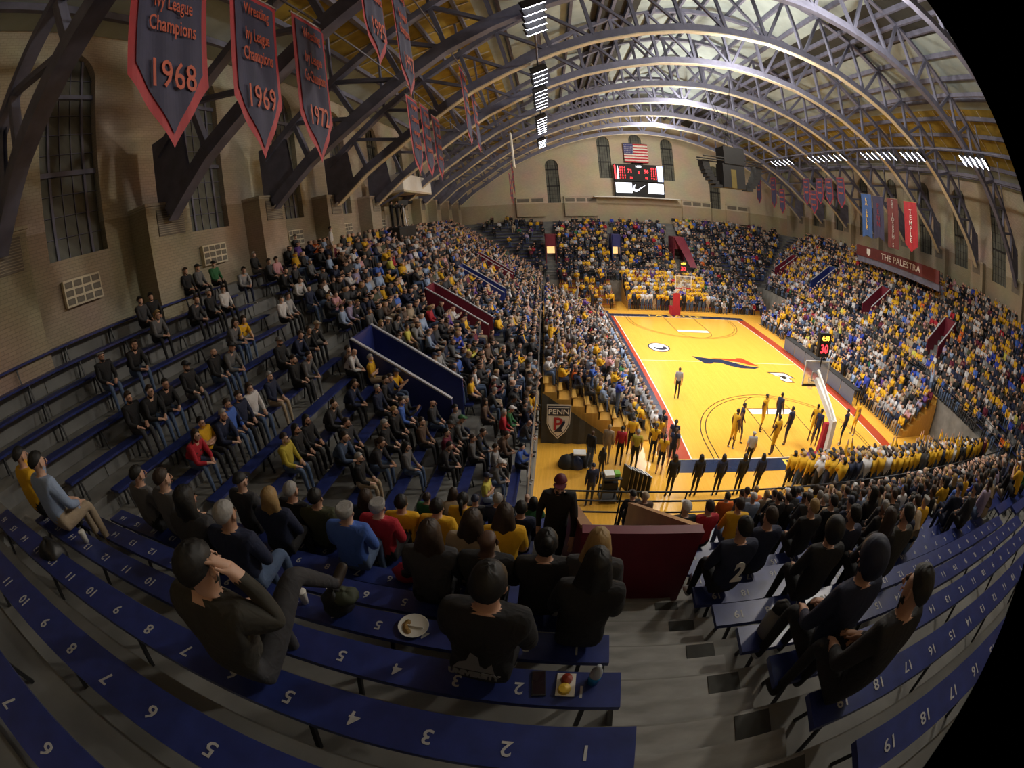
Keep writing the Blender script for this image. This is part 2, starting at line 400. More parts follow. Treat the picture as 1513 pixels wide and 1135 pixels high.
# curved cream braces and longitudinal struts between arches
br = MB()
brm = None
for xs in (-10.5, -2, 6.5, 14.5):
    for k, y in enumerate(ARCH[2:-1]):
        z = np.interp(abs(xs), [p[0] for p in LO[::-1]], [p[1] for p in LO[::-1]])-.15
        if brm is None:
            brm = MB(); pts = [(0, .1+1.0*t, 0+1.7*t-.7*t*t*1.0) for t in np.linspace(0, 1, 7)]
            brm.tube(pts, .06, 6); brm = brm.mesh('arch_brace'); brm.materials.append(CREAM)
        o = link('arch_brace', brm, None, None, loc=(xs, y, z), smooth=True)
        tag(o, 'curved cream brace on the %s arch from the far wall, %s' % (ORD[7-k], {-10.5: 'over the left sideline', -2: 'left of the ridge', 6.5: 'right of the ridge', 14.5: 'over the right stand'}[xs]), 'brace', 'curved braces on the arches')
for x in (-20.6, -14, -8.7, 8.7, 14, 20.6):
    z = float(np.interp(abs(x), [p[0] for p in UP[::-1]], [p[1] for p in UP[::-1]]))
    t_no += 1; o = MB().beam((x, -28.35, z), (x, 28.35, z), .2, .26).build('trim_%d' % t_no, STEEL); tag(o, kind='structure', label='steel strut running from arch to arch')
# ------------------------------------------------------------------ court markings (children of the floor)
LINEB = mat('black_line_paint', (.02, .015, .01), .3); LINEW = mat('white_line_paint', (.85, .82, .74), .3, var=.03)
REDP = mat('red_border_paint', (.42, .05, .015), .25, var=.06); NAVYP = mat('navy_floor_paint', (.014, .024, .062), .25, var=.06)
GOLDL = mat('gold_letter', (.85, .55, .06), .4, var=.05); WHITEL = mat('white_letter', (.8, .78, .74), .5, var=.04)
def slab(name, m, x0, x1, y0, y1, z=.004): return MB().box(x0, x1, y0, y1, .0005, z).build(name, m, floor)
for sx in (-1, 1): slab('side_border', REDP, sx*7.66 if sx > 0 else -8.75, 8.75 if sx > 0 else -7.66, -14.33, 14.33)
for sy in (-1, 1): slab('end_border', NAVYP, -8.75, 8.75, min(sy*14.38, sy*15.5), max(sy*14.38, sy*15.5))
def line(a, b, m, w=.055, name='court_line'):
    return MB().beam((*a, .005), (*b, .005), w, .006).build(name, m, floor)
def arc(c, r, a0, a1, m, w=.055, n=48):
    h = MB(); ps = [(c[0]+r*math.cos(a0+(a1-a0)*k/n), c[1]+r*math.sin(a0+(a1-a0)*k/n)) for k in range(n+1)]
    for i in range(n):
        (xa, ya), (xb, yb) = ps[i], ps[i+1]; ra = (r-w/2)/r; rb = (r+w/2)/r
        f = lambda x, y, k_: (c[0]+(x-c[0])*k_, c[1]+(y-c[1])*k_, .0085)
        q = (f(xa, ya, ra), f(xa, ya, rb), f(xb, yb, rb), f(xb, yb, ra)); h.quad(*(q if a1 > a0 else q[::-1]))
    return h.build('court_arc', m, floor)
for sx in (-1, 1): line((sx*7.62, -14.33), (sx*7.62, 14.33), LINEW, .07)
for sy in (-1, 1):
    line((-7.62, sy*14.33), (7.62, sy*14.33), LINEW, .07)
    for x in (-1.83, 1.83): line((x, sy*14.33), (x, sy*8.53), LINEB)
    line((-1.83, sy*8.53), (1.83, sy*8.53), LINEB)
    slab('free_throw_panel', LINEW, -1.75, 1.75, min(sy*8.6, sy*9.3), max(sy*8.6, sy*9.3), .007)
    arc((0, sy*8.53), 1.83, (PI if sy > 0 else 0), (2*PI if sy > 0 else PI), LINEB)
    for rr in (6.33, 6.02):
        arc((0, sy*12.75), rr, (PI if sy > 0 else 0), (2*PI if sy > 0 else PI), LINEB)
        for x in (-rr, rr): line((x, sy*12.75), (x, sy*14.33), LINEB)
line((-7.62, 0), (7.62, 0), LINEW, .05)
def flat(name, m, pts, z=.011): return MB().poly([(x, y, z) for x, y in pts]).build(name, m, floor)
# big split P at centre court: foot of the letter towards the left stand
flat('logo_blue', NAVYP, [(-2.75, 1.25), (-1.2, .75), (-.2, .6), (.6, .1), (1.6, -.7), (2.9, -1.05), (2.3, -1.35), (1.0, -1.3), (.1, -.85), (-.5, -.2), (-1.2, -.15), (-1.5, -.45), (-2.1, -.45)])
flat('logo_red', REDP, [(-1.1, .9), (1.5, .85), (1.5, 1.1), (2.1, 1.1), (3.0, -.75), (2.2, -.55), (1.75, -.15), (.75, .3)], .012)
def ell(c, rx, ry, n=28, a=0.): return [(c[0]+rx*math.cos(2*PI*k/n)*math.cos(a)-ry*math.sin(2*PI*k/n)*math.sin(a), c[1]+rx*math.cos(2*PI*k/n)*math.sin(a)+ry*math.sin(2*PI*k/n)*math.cos(a)) for k in range(n)]
flat('oval_logo_rim', NAVYP, ell((-5.2, 3.4), 1.0, 1.25)); flat('oval_logo', LINEW, ell((-5.2, 3.4), .88, 1.1), .013); flat('oval_logo_core', NAVYP, ell((-5.1, 3.2), .6, .55), .015); flat('oval_logo_mark', LINEW, ell((-5.2, 3.5), .4, .35), .017)
def zlogo(s, z, m): flat('angular_logo', m, [(4.35+s*x, -3.0+s*y) for x, y in ((-1.0, .9), (.6, .9), (.75, .55), (1.05, -.15), (.5, -.15), (.55, -.9), (-.2, -.9), (-.55, -.45), (-.2, .1), (-.55, .2))], z)
zlogo(1.15, .011, LINEB); zlogo(.95, .013, LINEW); zlogo(.45, .015, LINEB)
text('LA SALLE', 1.15, GOLDL, floor, frame((-.2, 14.94, .006), (1, 0, 0), (0, 1, 0)), 'baseline_lettering', .002, .01, 1.45)
text('PENN', 1.15, GOLDL, floor, frame((0, -14.94, .006), (1, 0, 0), (0, 1, 0)), 'baseline_lettering', .002, .01, 1.45)
# ------------------------------------------------------------------ blue bench boards
brk = MB()
for a in (-.1, .1): brk.beam((0, a*1.6, -BH), (0, a*.6, -.05), .035, .035)
brk.beam((0, -.13, -.06), (0, .13, -.06), .04, .03); brk = brk.mesh('bracket'); brk.materials.append(BLACK)
NUMM = mat('stencil_white', (.42, .42, .42), .6, var=.1, scale=20)
num_me = {}
def numtext(k):
    if k not in num_me:
        me = text_mesh(str(k), .15, .001, .002); me.materials.clear(); me.materials.append(NUMM); num_me[k] = me
    return num_me[k]
seat_me = {}
def bench(side, r, t0, t1, sect, parts, nums=None):
    o = off(r)+.03; h = side_half(side, o)-.55
    t0, t1 = max(t0, -h), min(t1, h)
    if t1-t0 < .8: return
    L = round(t1-t0, 2); key = L
    if key not in seat_me:
        me = MB().box(-L/2, L/2, -.155, .155, -.055, 0).mesh('seat_board'); me.materials.append(BLUE); seat_me[key] = me
    x, y = side_pt(side, o, (t0+t1)/2); rz = 0 if side in ('near', 'far') else PI/2
    lab = 'blue bench, %s stand, %s row from the rail, %s' % (side, ORD[r-R0], sect)
    if not parts:
        return tag(link('bench', seat_me[key], None, None, loc=(x, y, bz(r)), rot=(0, 0, rz)), lab, 'bench', 'blue benches of the stands')
    e = empty('bench', (x, y, bz(r)), rz, lab, 'bench', 'blue benches of the stands')
    sb = link('seat_board', seat_me[key], None, e)
    n_ = max(2, int(L/1.7)+1)
    for k in range(n_): link('bracket', brk, None, e, loc=(-L/2+.25+(L-.5)*k/(n_-1), 0, 0))
    if nums:
        for k, tx in nums:
            link('seat_number', numtext(k), None, sb, loc=(tx-x, -.02, .003), rot=(0, 0, PI))
for r in range(R0, R1):
    for t0, t1, s_ in ((-30.5, -20.0, 'beside the near corner'), (-18.1, -10.9, 'between the blue and red entrances'), (-8.9, -1.8, 'beyond the red entrance'), (0, 7.4, 'opposite midcourt'), (9.2, 16.6, 'past midcourt'), (18.4, 31, 'beside the far corner')):
        bench('left', r, t0, t1, s_, t1 < -9)
    for t0, t1, s_ in ((-31, -10.05, 'beside the near corner'), (-8.0, .95, 'below the college banners'), (2.8, 12, 'opposite midcourt'), (13.8, 31, 'beside the far corner')):
        bench('right', r, t0, t1, s_, False)
    for t0, t1, s_ in ((-25, -15.2, 'left of the maroon doorway'), (-13.5, -6.2, 'between the doorways'), (-4.7, 2.5, 'under the scoreboard'), (5, 25, 'right of the maroon stair wall')):
        bench('far', r, t0, t1, s_, False)
    nm = [(k, -14.70-.458*(k-1)) for k in range(1, 17)] if r >= -5 else None
    bench('near', r, -21.85, -14.4 if r > -5 or r < -9 else -15.25, 'left of the maroon entrance', True, nm)
    nm = [(20-k, -12.72+.458*(k-1)) for k in range(1, 19)] if r >= -7 else None
    bench('near', r, -13.05 if r > -5 else -12.8, -4.35, 'right of the maroon entrance', True, nm)
    bench('near', r, -3, 6, 'towards the right corner', True); bench('near', r, 7.2, 25, 'at the right corner', True)
# aisle half-steps with dark grip patches, beside the near benches
PATCH = mat('dark_grip_patch', (.05, .05, .045), .9)
for r in range(-5, R1):
    y = -(CY_+off(r)+.295-.16); z = bz(r)-BH
    ubox('aisle_step', CONC2, (-13.72, y, z+RISE*.25), (1.3, .32, RISE*.5), TERR['near'])
    ubox('aisle_tread', CONC2, (-13.72, -(CY_+off(r)-.14), z+.004), (1.3, .4, .008), TERR['near'])
    ubox('grip_patch', PATCH, (-13.24, -(CY_+off(r)-.12), z+.01), (.34, .40, .012), TERR['near'])
for r in range(-9, R1):                                       # corner stair in front of the man in the light blue shirt
    for s2 in (0, 1):
        o_ = off(r)+.2-.33*s2; ubox('corner_step', CONC2, (-22.4+.1*r, -(CY_+o_), bz(r)-BH+RISE*(.5-.5*s2)*.5+.02), (.9, .3, .04+RISE*(.5-.5*s2)), TERR['near'])
# ------------------------------------------------------------------ entrances (vomitories)
def wall_prism(mb, a, b, za0, za1, zb0, zb1, t):               # upright wall from a to b, bottoms/tops at each end
    a, b = Vector((*a, 0)), Vector((*b, 0)); n_ = Vector((-(b-a).y, (b-a).x, 0)).normalized()*t/2
    v = [(*(a-n_).xy, za0), (*(b-n_).xy, zb0), (*(b-n_).xy, zb1), (*(a-n_).xy, za1), (*(a+n_).xy, za0), (*(b+n_).xy, zb0), (*(b+n_).xy, zb1), (*(a+n_).xy, za1)]
    k = len(mb.v); mb.v += v
    for q in ((0, 1, 2, 3), (7, 6, 5, 4), (0, 4, 5, 1), (1, 5, 6, 2), (2, 6, 7, 3), (3, 7, 4, 0)): mb.f.append(tuple(k+i for i in q)); mb.mi.append(0)
    return mb
CAPW = mat('worn_wood_cap', (.36, .19, .10), .5)
e = empty('entrance_wall', (0, 0, 0), label='maroon walls around the entrance between the numbered benches', cat='entrance wall')
wall_prism(MB(), (-14.62, -28.0), (-12.95, -28.0), 5.6, 7.42, 5.6, 7.42, .12).build('back_wall', MAROON, e)
wall_prism(MB(), (-14.56, -27.94), (-14.56, -24.4), 5.0, 7.42, 2.6, 5.2, .12).build('side_wall', MAROON, e)
wall_prism(MB(), (-13.01, -27.94), (-13.01, -24.1), 5.0, 7.42, 2.6, 4.85, .12).build('side_wall', CAPW, e)
MB().beam((-14.62, -28, 7.44), (-12.95, -28, 7.44), .16, .04).build('cap', MAROON, e)
MB().beam((-13.01, -27.94, 7.44), (-13.01, -24.1, 4.87), .16, .04).build('cap', CAPW, e); MB().beam((-14.56, -27.94, 7.44), (-14.56, -24.4, 5.22), .16, .04).build('cap', CAPW, e)
EDGE = mat('pale_edge_trim', (.45, .46, .5), .4)
def vom_left(y0, y1, xb, xf, m, lab, side=-1):
    e = empty('entrance_wall', (0, 0, 0), label=lab, cat='entrance wall')
    def zt(x): return Z0+.6346*(abs(x)-24.56)+.95
    for y in (y0, y1):
        wall_prism(MB(), (xb, y), (xf, y), zt(xb)-1.7, zt(xb), zt(xf)-1.7, zt(xf), .1).build('side_wall', m, e)
        MB().beam((xb, y, zt(xb)+.02), (xf, y, zt(xf)+.02), .13, .05).build('edge_trim', EDGE, e)
    wall_prism(MB(), (xb, y0-.05), (xb, y1+.05), zt(xb)-1.6, zt(xb), zt(xb)-1.6, zt(xb), .1).build('back_wall', m, e)
vom_left(-19.95, -18.2, -21.4, -18.2, BLUEW, 'dark blue entrance walls sloping down through the left stand')
vom_left(-10.8, -9.0, -21.4, -18.2, MAROON, 'maroon entrance walls sloping down through the left stand')
vom_left(-1.7, -.1, -21.4, -18.2, BLUEW, 'dark blue entrance walls opposite midcourt in the left stand')
vom_left(7.5, 9.1, -21.4, -18.2, MAROON, 'maroon entrance walls past midcourt in the left stand')
vom_left(1.1, 2.7, 21.4, 18.2, MAROON, 'maroon entrance walls below the college banners'); vom_left(12.1, 13.7, 21.4, 18.2, BLUEW, 'dark blue entrance walls in the right stand'); vom_left(22, 23.5, 21.4, 18.2, MAROON, 'maroon entrance walls near the far end of the right stand'); vom_left(-9.8, -8.2, 21.4, 18.2, MAROON, 'maroon entrance walls towards the near end of the right stand')
WARM = mat('lit_corridor', (.9, .55, .2), .6, emit=(1, .62, .25), estr=.7)
for x0, x1, m, nm_, lit in ((-14.95, -13.6, MAROON, 'maroon', True), (-6.0, -4.85, BLUEW, 'dark blue', True), (2.75, 4.2, MAROON, 'sloping maroon', False)):
    e = empty('stair_doorway', (0, 0, 0), label='%s entrance portal in the far stand%s' % (nm_, ' with a lit corridor' if lit else ''), cat='doorway')
    MB().box(x0, x1, 25.6, 27.6, 6.6, 8.2).build('hood', m, e)
    for x in (x0, x1): wall_prism(MB(), (x, 25.6), (x, 28.2), 4.2, 8.2, 4.2, 8.2, .12).build('jamb', m, e)
    if lit: MB().box(x0+.15, x1-.15, 27.2, 27.3, 4.5, 6.6).build('corridor', WARM, e)
    else:
        MB().poly([(x0, 25.6, 8.2), (x0+1.4, 22.6, 4.6), (x0+2.4, 22.6, 4.6), (x1, 25.6, 8.2)]).build('sloping_wall', m, e)
# ------------------------------------------------------------------ guard rails on the front edge of the stands
def rail(side, t0, t1, m, lab):
    e = empty('guard_rail', (0, 0, 0), label=lab, cat='railing'); o = off(R0)-.42; z = bz(R0)-BH
    for h_ in (.55, .95, 1.28):
        a, b = side_pt(side, o, t0), side_pt(side, o, t1)
        MB().tube([(*a, z+h_), (*b, z+h_)], .028, 6).build('rail', m, e)
    n_ = int((t1-t0)/1.9)
    pm = MB().tube([(0, 0, 0), (0, 0, 1.28)], .028, 6).mesh('post'); pm.materials.append(m)
    for k in range(n_+1): link('post', pm, None, e, loc=(*side_pt(side, o, t0+(t1-t0)*k/n_), z))
rail('near', -14.9, 15.2, BLACK, 'black pipe guard rail along the front of the near stand')
rail('left', -21.8, 21.8, CHROME, 'grey pipe guard rail along the front of the left stand'); rail('right', -21.8, 21.8, BLACK, 'black pipe guard rail along the front of the right stand'); rail('far', -15.2, 15.2, BLACK, 'black pipe guard rail along the front of the far stand')
# ------------------------------------------------------------------ retractable wooden bleachers at floor level
MARSEAT = mat('maroon_seat_plank', (.22, .02, .04), .4)
def bleacher(side, t0, t1, rows, o0, seat_m, lab):
    e = empty('bleacher', (0, 0, 0), label=lab, cat='bleacher', group='floor-level bleachers'); rz = 0 if side in ('near', 'far') else PI/2
    for j in range(rows):
        o = o0+.72*j; x, y = side_pt(side, o+.36, (t0+t1)/2); z = .05+.36*j
        sgn = {'left': -1, 'right': 1, 'near': -1, 'far': 1}[side]
        ubox('step', OAK, (x, y, z/2+.02), (t1-t0, .72, z+.04), e, rz)
        x2, y2 = side_pt(side, o+.58, (t0+t1)/2)
        ubox('seat_plank', seat_m, (x2, y2, z+.5), (t1-t0, .26, .05), e, rz)
        x3, y3 = side_pt(side, o+.62, (t0+t1)/2); ubox('kick_board', OAK, (x3, y3, z+.25), (t1-t0-.06, .03, .45), e, rz)
        if side == 'left':
            h = MB(); xs = -(CX_+o)
            h.tube([(xs, t0+.05, z), (xs, t0+.05, z+1.15), (xs-.66, t0+.05, z+1.15), (xs-.66, t0+.05, z)], .022, 6); h.build('end_rail', BLACK, e)
bleacher('left', -12.6, 13.5, 8, 2.0, OAK, 'wooden retractable bleacher on the left sideline')
bleacher('right', -13, 13.5, 7, 2.6, OAK, 'wooden retractable bleacher behind the scorer table')
bleacher('near', -3.5, 13, 6, 2.6, OAK, 'wooden bleacher for standing fans under the near rail')
bleacher('far', -13.5, -6.9, 7, 2.9, MARSEAT, 'maroon and gold bleacher beside the far stair')
bleacher('far', -5.4, 14, 7, 2.9, MARSEAT, 'far bleacher filled with fans in yellow shirts')
# ------------------------------------------------------------------ people
PAL = dict(black=(.012, .012, .014), charcoal=(.035, .035, .04), darkolive=(.035, .033, .026), navy=(.012, .018, .05), grey=(.11, .11, .115), lightgrey=(.30, .30, .31), white=(.60, .58, .58),
           red=(.42, .015, .03), maroon=(.13, .01, .03), gold=(.72, .40, .012), yellow=(.62, .56, .10), blue=(.06, .14, .50), royal=(.03, .06, .42), lightblue=(.28, .36, .52), denim=(.06, .09, .16),
           jeans=(.07, .11, .20), olive=(.055, .06, .03), green=(.03, .14, .05), brown=(.10, .06, .04), tan=(.36, .28, .19), orange=(.70, .14, .015), pink=(.55, .28, .30), lilac=(.36, .30, .46), plaid=(.45, .36, .04), jersey=(.014, .02, .05))
HAIR = dict(black=(.008, .007, .006), brown=(.035, .02, .012), blond=(.34, .22, .09), grey=(.30, .29, .28), white=(.6, .6, .58), red=(.12, .03, .015))
SKIN = [(.52, .30, .21), (.58, .36, .26), (.46, .26, .17), (.20, .10, .06), (.09, .045, .028)]
def attr_mat(name, prop, rough, var=.15, scale=14., bump=0.):
    m, nt, b = nodes(name)
    a = nt.nodes.new('ShaderNodeAttribute'); a.attribute_type = 'OBJECT'; a.attribute_name = prop
    tc = nt.nodes.new('ShaderNodeTexCoord'); n_ = nt.nodes.new('ShaderNodeTexNoise'); n_.inputs['Scale'].default_value = scale
    nt.links.new(tc.outputs['Object'], n_.inputs['Vector'])
    mr = nt.nodes.new('ShaderNodeMapRange'); mr.inputs['To Min'].default_value = 1-var; mr.inputs['To Max'].default_value = 1+var; nt.links.new(n_.outputs['Fac'], mr.inputs['Value'])
    mx = nt.nodes.new('ShaderNodeVectorMath'); mx.operation = 'SCALE'; nt.links.new(a.outputs['Color'], mx.inputs[0]); nt.links.new(mr.outputs[0], mx.inputs['Scale'])
    nt.links.new(mx.outputs[0], b.inputs['Base Color']); b.inputs['Roughness'].default_value = rough
    if bump:
        w_ = nt.nodes.new('ShaderNodeTexNoise'); w_.inputs['Scale'].default_value = 9; w_.inputs['Distortion'].default_value = 1.5; nt.links.new(tc.outputs['Object'], w_.inputs['Vector'])
        bp = nt.nodes.new('ShaderNodeBump'); bp.inputs['Strength'].default_value = bump; bp.inputs['Distance'].default_value = .03; nt.links.new(w_.outputs['Fac'], bp.inputs['Height']); nt.links.new(bp.outputs[0], b.inputs['Normal'])
    return m
M_SKIN = attr_mat('skin', 'skin', .55, .06); M_TOP = attr_mat('top_cloth', 'top', .85, .12, 14, .6); M_LEG = attr_mat('trouser_cloth', 'legs', .85, .12, 14, .5)
M_SHOE = attr_mat('shoe', 'shoe', .6); M_HAIR = attr_mat('hair', 'hair', .6, .3, 40, .3); M_SLEEVE = attr_mat('sleeve_cloth', 'sleeve', .85, .12, 14, .5)
BODYM = [M_SKIN, M_TOP, M_LEG, M_SHOE, M_SLEEVE]
# joints: name -> (x, y, z, rx, ry); facing +Y, metres of a 1.77 m adult; tags: 0 skin 1 top 2 legs 3 shoe 4 sleeve
def skeleton(pose, fingers):
    J = {}; E = []; T = {}
    def j(n_, p, r, t): J[n_] = (*p, *(r if isinstance(r, tuple) else (r, r))); T[n_] = t
    def e(*ns):
        for a, b in zip(ns, ns[1:]): E.append((a, b))
    sit = pose in ('sit', 'lean', 'cross', 'ear', 'clapsit')
    f = {'lean': .30, 'sit': .04, 'cross': .0, 'ear': .03, 'clapsit': .12}.get(pose, 0.)     # forward lean of the torso
    def sp(z): return f*(z/.75)**1.3 if z > 0 else 0
    hz = 0 if sit else .90
    for n_, z, r in (('pelvis', .115, (.185, .14)), ('waist', .24, (.175, .13)), ('ribs', .38, (.195, .135)), ('chest', .49, (.175, .12))):
        j(n_, (0, sp(z)-.01, hz+z-f*f*z*.6), r, 1)
    dz = -f*f*.4
    j('neck', (0, sp(.60)+.005, hz+.575+dz), .062, 0); j('jaw', (0, sp(.66)+.03, hz+.635+dz), (.062, .074), 0); j('skull', (0, sp(.72)+.03, hz+.705+dz), (.082, .10), 0); j('crown', (0, sp(.76)+.02, hz+.755+dz), (.066, .08), 0)
    e('pelvis', 'waist', 'ribs', 'chest', 'neck', 'jaw', 'skull', 'crown')
    for s, q in ((-1, 'l'), (1, 'r')):
        sh = Vector((s*.185, sp(.53), hz+.525+dz))
        if pose in ('sit', 'stand', 'player'):
            if sit: el, wr, hd = (s*.235, .07+f, .27), (s*.13, .27, .19), (s*.085, .345, .165)
            elif pose == 'player': el, wr, hd = (s*.25, -.03, hz+.26), (s*.26, .08, hz+.02), (s*.255, .12, hz-.07)
            else: el, wr, hd = (s*.235, -.03, hz+.24), (s*.235, .03, hz+.0), (s*.225, .06, hz-.09)
        elif pose == 'lean': el, wr, hd = (s*.24, .30, .21), (s*.09, .47, .17), (s*.04, .53, .15)
        elif pose == 'cross': el, wr, hd = (s*.25, .06, .29), (s*.02, .19, .31+.03*s), (-s*.07, .19, .33+.03*s)
        elif pose in ('clap', 'clapsit'): el, wr, hd = (s*.23, .12+f, hz+.32), (s*.09, .32+f, hz+.42), (s*.04, .38+f, hz+.49)
        elif pose == 'ear':
            el, wr, hd = ((s*.24, .1, .27), (s*.1, .3, .25), (s*.05, .36, .23)) if s < 0 else ((.30, .12, .45), (.17, .12, .68), (.10, .08, .74))
        elif pose == 'walk': el, wr, hd = (s*.25, -.08*s, hz+.26), (s*.25, .08-.1*s, hz+.04), (s*.24, .13-.12*s, hz-.05)
        elif pose == 'up': el, wr, hd = (s*.28, .1, hz+.72), (s*.2, .14, hz+.98), (s*.18, .15, hz+1.07)
        elif pose == 'photo': el, wr, hd = (s*.24, .2, hz+.38), (s*.10, .42, hz+.56), (s*.06, .5, hz+.6)
        j('sh'+q, sh, .085, 1); j('el'+q, el, .058, 4); j('wr'+q, wr, .034, 0 if pose != 'x' else 4); j('hd'+q, hd, (.034, .02), 0)
        e('chest', 'sh'+q, 'el'+q, 'wr'+q, 'hd'+q)
        w_ = Vector(wr); h_ = Vector(hd); d = (h_-w_).normalized(); side_ = d.cross(Vector((0, 0, 1)))
        if side_.length < .1: side_ = Vector((1, 0, 0))
        side_.normalize(); curl = Vector((0, 0, -1)) if abs(d.z) < .8 else Vector((0, 1, 0))
        if fingers:
            for k_ in range(4):
                b0 = h_+side_*(.026-.0175*k_); ln = (.034, .04, .037, .028)[k_]
                j('f%d%s' % (k_, q), b0+d*.03, .0085, 0); j('g%d%s' % (k_, q), b0+d*(.03+ln)+curl*.014, .007, 0); e('hd'+q, 'f%d%s' % (k_, q), 'g%d%s' % (k_, q))
            tb = (w_+h_)/2+side_*.04*(-1 if s > 0 else 1); j('t'+q, tb+d*.02, .009, 0); j('u'+q, tb+d*.055, .0075, 0); e('wr'+q, 't'+q, 'u'+q)
        else:
            j('f'+q, h_+d*.07+curl*.02, (.026, .013), 0); e('hd'+q, 'f'+q)
        if sit:
            kz = .11; fw_ = .40 if pose != 'ear' else .44
            kx = s*(.12 if pose != 'lean' else .15)
            j('hip'+q, (s*.095, .03, .09), .10, 2); j('kn'+q, (kx, fw_, kz), .062, 2); j('an'+q, (kx*.95, fw_+.03, -.34), .043, 2); j('he'+q, (kx*.95, fw_+.02, -.405), .042, 3); j('to'+q, (kx*1.05, fw_+.18, -.42), (.042, .028), 3)
            if pose == 'ear' and s > 0: j('kn'+q, (.1, .5, .34), .062, 2); j('an'+q, (.1, .80, .03), .043, 2); j('he'+q, (.1, .84, -.03), .042, 3); j('to'+q, (.11, .99, .03), (.042, .028), 3)
        else:
            st = {'walk': .20, 'player': .06}.get(pose, .02)*s; bend = .05 if pose in ('walk', 'player') else .0
            j('hip'+q, (s*.09, 0, .93), .098, 2); j('kn'+q, (s*.105, st*.6+bend, .50), .062, 2); j('an'+q, (s*.115, st-.02, .09), .042, 2); j('he'+q, (s*.115, st-.02, .04), .042, 3); j('to'+q, (s*.125, st+.13, .028), (.042, .026), 3)
        e('pelvis', 'hip'+q, 'kn'+q, 'an'+q, 'he'+q, 'to'+q)
    return J, E, T
_dg = None
def body_mesh(pose, level, fingers=False, shorts=False, sleeve=1, wide=1.):
    J, E, T = skeleton(pose, fingers); names = list(J); ix = {n_: i for i, n_ in enumerate(names)}
    me = bpy.data.meshes.new('sk'); me.from_pydata([J[n_][:3] for n_ in names], [(ix[a], ix[b]) for a, b in E], [])
    o = bpy.data.objects.new('sk', me); COL.objects.link(o); o.modifiers.new('s', 'SKIN')
    for i, n_ in enumerate(names):
        sv = me.skin_vertices[0].data[i]; sv.radius = (J[n_][3]*(wide if T[n_] == 1 else 1), J[n_][4]*(wide if T[n_] == 1 else 1)); sv.use_root = (n_ == 'pelvis')
    if level: sm = o.modifiers.new('d', 'SUBSURF'); sm.levels = level; sm.render_levels = level
    bpy.context.view_layer.update(); dg = bpy.context.evaluated_depsgraph_get()
    out = bpy.data.meshes.new_from_object(o.evaluated_get(dg)); bpy.data.objects.remove(o); bpy.data.meshes.remove(me)
    nf = len(out.polygons); c = np.empty(nf*3); out.polygons.foreach_get('center', c); c = c.reshape(-1, 3)
    best = np.full(nf, 1e9); idx = np.zeros(nf, int)
    for a, b in E:                                         # clothing zone of each face: nearest bone
        A, B = np.array(J[a][:3]), np.array(J[b][:3]); d = B-A; t = np.clip(((c-A)@d)/(d@d), 0, 1); dist = np.linalg.norm(c-(A+t[:, None]*d), axis=1)
        ra = max(J[a][3], J[b][3]); dist = dist-ra*.55
        ta, tb = T[a], T[b]
        if (ta, tb) == (1, 0): zone = np.where((t < .84) | (np.hypot(c[:, 0], c[:, 1]-B[1]) > .07), 1, 0)
        elif (ta, tb) == (1, 1): zone = np.full(nf, 1)
        elif (ta, tb) == (1, 2): zone = np.full(nf, 2)
        elif (ta, tb) == (1, 4): zone = np.where(t < (.75 if sleeve else .1), 1 if sleeve < 2 else 4, 4 if sleeve == 2 else 0)
        elif (ta, tb) == (4, 0): zone = np.where(t < .93, 4, 0) if sleeve == 2 else np.full(nf, 0)
        elif tb == 3 or ta == 3: zone = np.where(t < (.6 if ta == 2 else 0), 2, 3) if tb == 3 and ta == 2 else np.full(nf, 3)
        else: zone = np.full(nf, ta)
        if shorts and a[:2] == 'kn': zone = np.where(t > .15, 0, 2)
        u = dist < best; best[u] = dist[u]; idx[u] = zone[u]
    # hands and waist: bottom of the top covers the belt
    out.materials.clear()
    for m in BODYM: out.materials.append(m)
    out.polygons.foreach_set('material_index', idx.astype(np.int32)); out.polygons.foreach_set('use_smooth', np.ones(nf, bool)); out.update()
    return out, J
BODY = {}
def body(pose, level, shorts=False, sleeve=2, wide=1.):
    k = (pose, level, shorts, sleeve, wide)
    if k not in BODY: BODY[k] = body_mesh(pose, level, level >= 2, shorts, sleeve, wide)
    return BODY[k]
